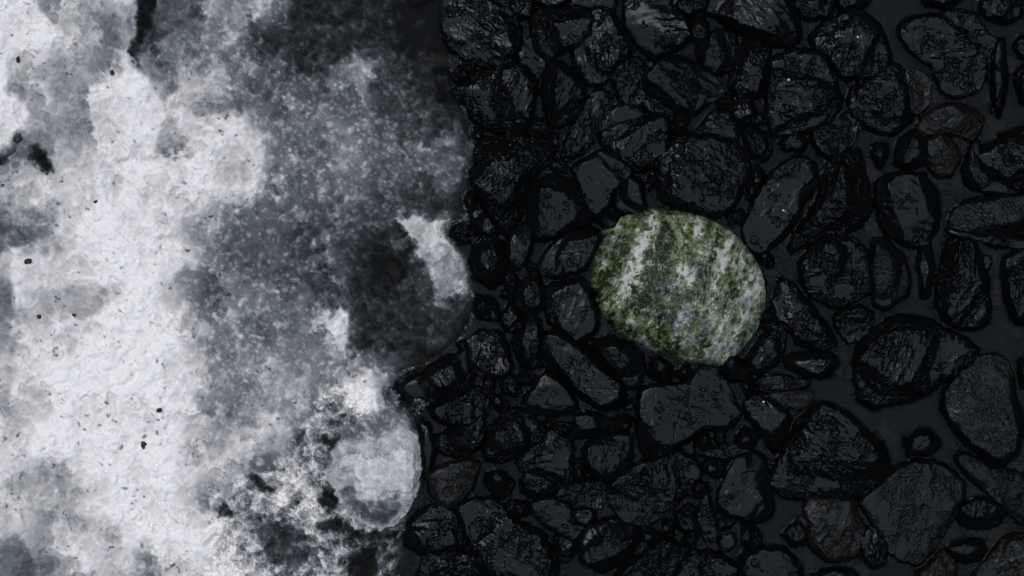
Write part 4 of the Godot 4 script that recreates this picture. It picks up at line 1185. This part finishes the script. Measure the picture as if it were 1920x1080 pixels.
func disc(sheet: Node3D) -> void:
	# round grey plate frozen to the sheet's lower right corner
	var edge := rounded(points([630, 834, 660, 822, 690, 828, 712, 822, 735, 806, 760, 800, 779, 812, 789, 845, 790, 890, 780, 932, 764, 962, 742, 984, 722, 993, 700, 988, 676, 984, 658, 972, 644, 952, 640, 936, 626, 922, 616, 903, 612, 888, 622, 862, 626, 848]), 0.25)
	var inner := points([632, 858, 664, 846, 690, 856, 720, 852, 752, 836, 774, 848, 782, 890, 770, 926, 742, 920, 722, 922, 702, 946, 684, 938, 672, 922, 676, 900, 660, 884, 640, 880])
	var inner_box := Rect2(618, 822, 178, 136)
	var dim := points([634, 920, 668, 915, 676, 942, 702, 950, 730, 930, 750, 928, 744, 966, 722, 988, 690, 980, 660, 972])
	var c := Vector2(708, 888)
	var rows := []
	var colors := PackedColorArray()
	var around := 220
	var rings := 60
	var ro := PackedFloat32Array()
	for j in around:
		var dir := Vector2.from_angle(TAU * j / around)
		var r := reach(edge, c, dir)
		var p := c + dir * r
		ro.append(r + (4.0 if dir.x > 0.1 else 12.0) * medium.get_noise_2d(p.x * 1.2, p.y * 1.2) + 1.6 * fine.get_noise_2d(p.x, p.y))
	for i in rings + 4:
		var ring := PackedVector3Array()
		for j in around:
			var t := minf(maxf(i, 0.3) / rings, 1.0)
			var p := c + Vector2.from_angle(TAU * j / around) * ro[j] * t
			var n_mid := medium.get_noise_2d(p.x, p.y)
			var n_fin := fine.get_noise_2d(p.x, p.y)
			var f := smoothstep(-1.0, 2.5, depth_in(inner, p + Vector2(n_mid, n_fin) * 8.0)) if inner_box.has_point(p) else 0.0
			var g := smoothstep(-4.0, 6.0, depth_in(dim, p + Vector2(n_mid, -n_mid) * 9.0))
			var air := lerpf(5.3, 2.0, g)
			air = lerpf(air, 6.7, f) + n_mid * 1.6 + 0.8 * coarse.get_noise_2d(p.x * 2.0, p.y * 2.0) + n_fin * 0.9 + fine.get_noise_2d(p.x * 2.0, p.y * 2.0 + 99.0) * 0.6
			if p.y < 812.0:
				air -= 1.2 * smoothstep(812.0, 795.0, p.y + 10.0 * n_mid)
			var y := 54.0 + 6.0 * f - 4.0 * g + 3.2 * n_mid + 1.0 * n_fin + 10.0 * coarse.get_noise_2d(p.x, p.y)
			if i >= rings:
				y = lerpf(y - 3.0, 4.0, (i - rings) / 3.0)
			else:
				y -= 10.0 * pow(t, 14.0)
			air = maxf(air, 6.2 * smoothstep(0.965, 0.985, t) * smoothstep(-0.5, 0.3, n_mid + n_fin))
			ring.append(at(MID + (p - MID) * (1.0 - 54.0 * S / EYE), y))
			colors.append(ice_tint(clampf(pow(clampf(air, 0.3, 9.5) * 0.1125, 2.35), 0.01, 1.0)))
		rows.append(ring)
	var m := polar_mesh(rows, around, colors)
	var o := put("ice_plate", m, mats.ice, sheet)
	o.set_meta("label", "rounded grey ice plate frozen to the sheet's lower corner")


# ---------------------------------------------------------------- small things
func lump(r: Vector3, the_seed: int, rough: float, around := 26, rings := 16) -> ArrayMesh:
	var rows := []
	for i in rings + 1:
		var ring := PackedVector3Array()
		for j in around:
			var dir := Vector3.UP.rotated(Vector3.RIGHT, PI * clampf(float(i) / rings, 0.01, 0.99)).rotated(Vector3.UP, -TAU * j / around)
			var f := 1.0 + rough * (coarse.get_noise_3d(dir.x * 60.0 + the_seed * 91.0, dir.y * 60.0, dir.z * 60.0) * 1.2 + medium.get_noise_3d(dir.x * 40.0, dir.y * 40.0 + the_seed * 57.0, dir.z * 40.0) * 0.6)
			ring.append(dir * r * f * S)
		rows.append(ring)
	return polar_mesh(rows, around)


func build_small_things() -> void:
	var specks := [
		[35, 112, 3.5, 5, "tiny black grain of grit at the upper left, on white ice"],
		[34, 258, 8, 9, "black shard of grit between two white plates near the left edge"],
		[55, 490, 6, 5.5, "round black grain of grit alone on white ice, mid left"],
		[272, 833, 5, 7, "oval black grain of grit on the smooth white ice below centre"],
		[74, 594, 4, 4, "small dark grain left of the grey ice window"],
		[140, 591, 4, 3, "small dark grain on the lower rim of the grey ice window"],
		[302, 768, 5.5, 4, "dark grain in a little dimple of white ice"],
		[212, 137, 3.5, 4.5, "thin dark grain on the edge of the white dome"],
		[181, 379, 3, 3.5, "smallest dark grain amid the white ice, upper left"]]
	for d in specks:
		var p := Vector2(d[0], d[1])
		var o := put("grit_grain", lump(Vector3(d[2], 3.0, d[3]), int(d[0]), 0.5, 18, 10), mats.grit)
		o.position = at(MID + (p - MID) * (1.0 - 40.0 * S / EYE), ice_point(p).x + 0.8)
		tag(o, d[4], "grit", "grains of grit on the ice")
	# clear splinters of ice beside the sheet
	for d in [[784, 757, 13, 15, 18.0, "knobbly clear ice splinter glinting beside the round ice plate"], [740, 748, 8, 16, 24.0, "clear ice knob on the sheet's edge above the round plate"]]:
		var o := put("ice_splinter", lump(Vector3(d[2], d[4] * 0.55, d[3]), int(d[0] + d[1]), 1.0, 48, 32), mats.glass)
		o.position = at(Vector2(d[0], d[1]), d[4])
		tag(o, d[5], "ice", "clear ice splinters along the rim")
	var grains := [  # white dots added in place of bright glints on the wet stones
		[1473, 154, 34, "white dot added as a glint on the large knobbly rounded rock"], [1559, 254, 16, "white dot added as a glint on the smooth flat grey stone"], [1602, 74, 30, "white dot added as a glint on the wrinkled round rock"],
		[1733, 396, 26, "white dot added as a glint on the rounded stone with slanting face"], [1464, 396, 28, "white dot added as a glint on the large oblong smooth stone"], [1428, 752, 24, "white dot added as a glint on the small lozenge shaped stone"]]
	for d in grains:
		var o := put("glint_dot", lump(Vector3(2.2, 1.8, 2.2), int(d[0]), 0.3, 10, 6), mats.glint_white)
		o.position = at(Vector2(d[0], d[1]), d[2])
		tag(o, d[3], "ice grain", "white dots added as glints on the stones")
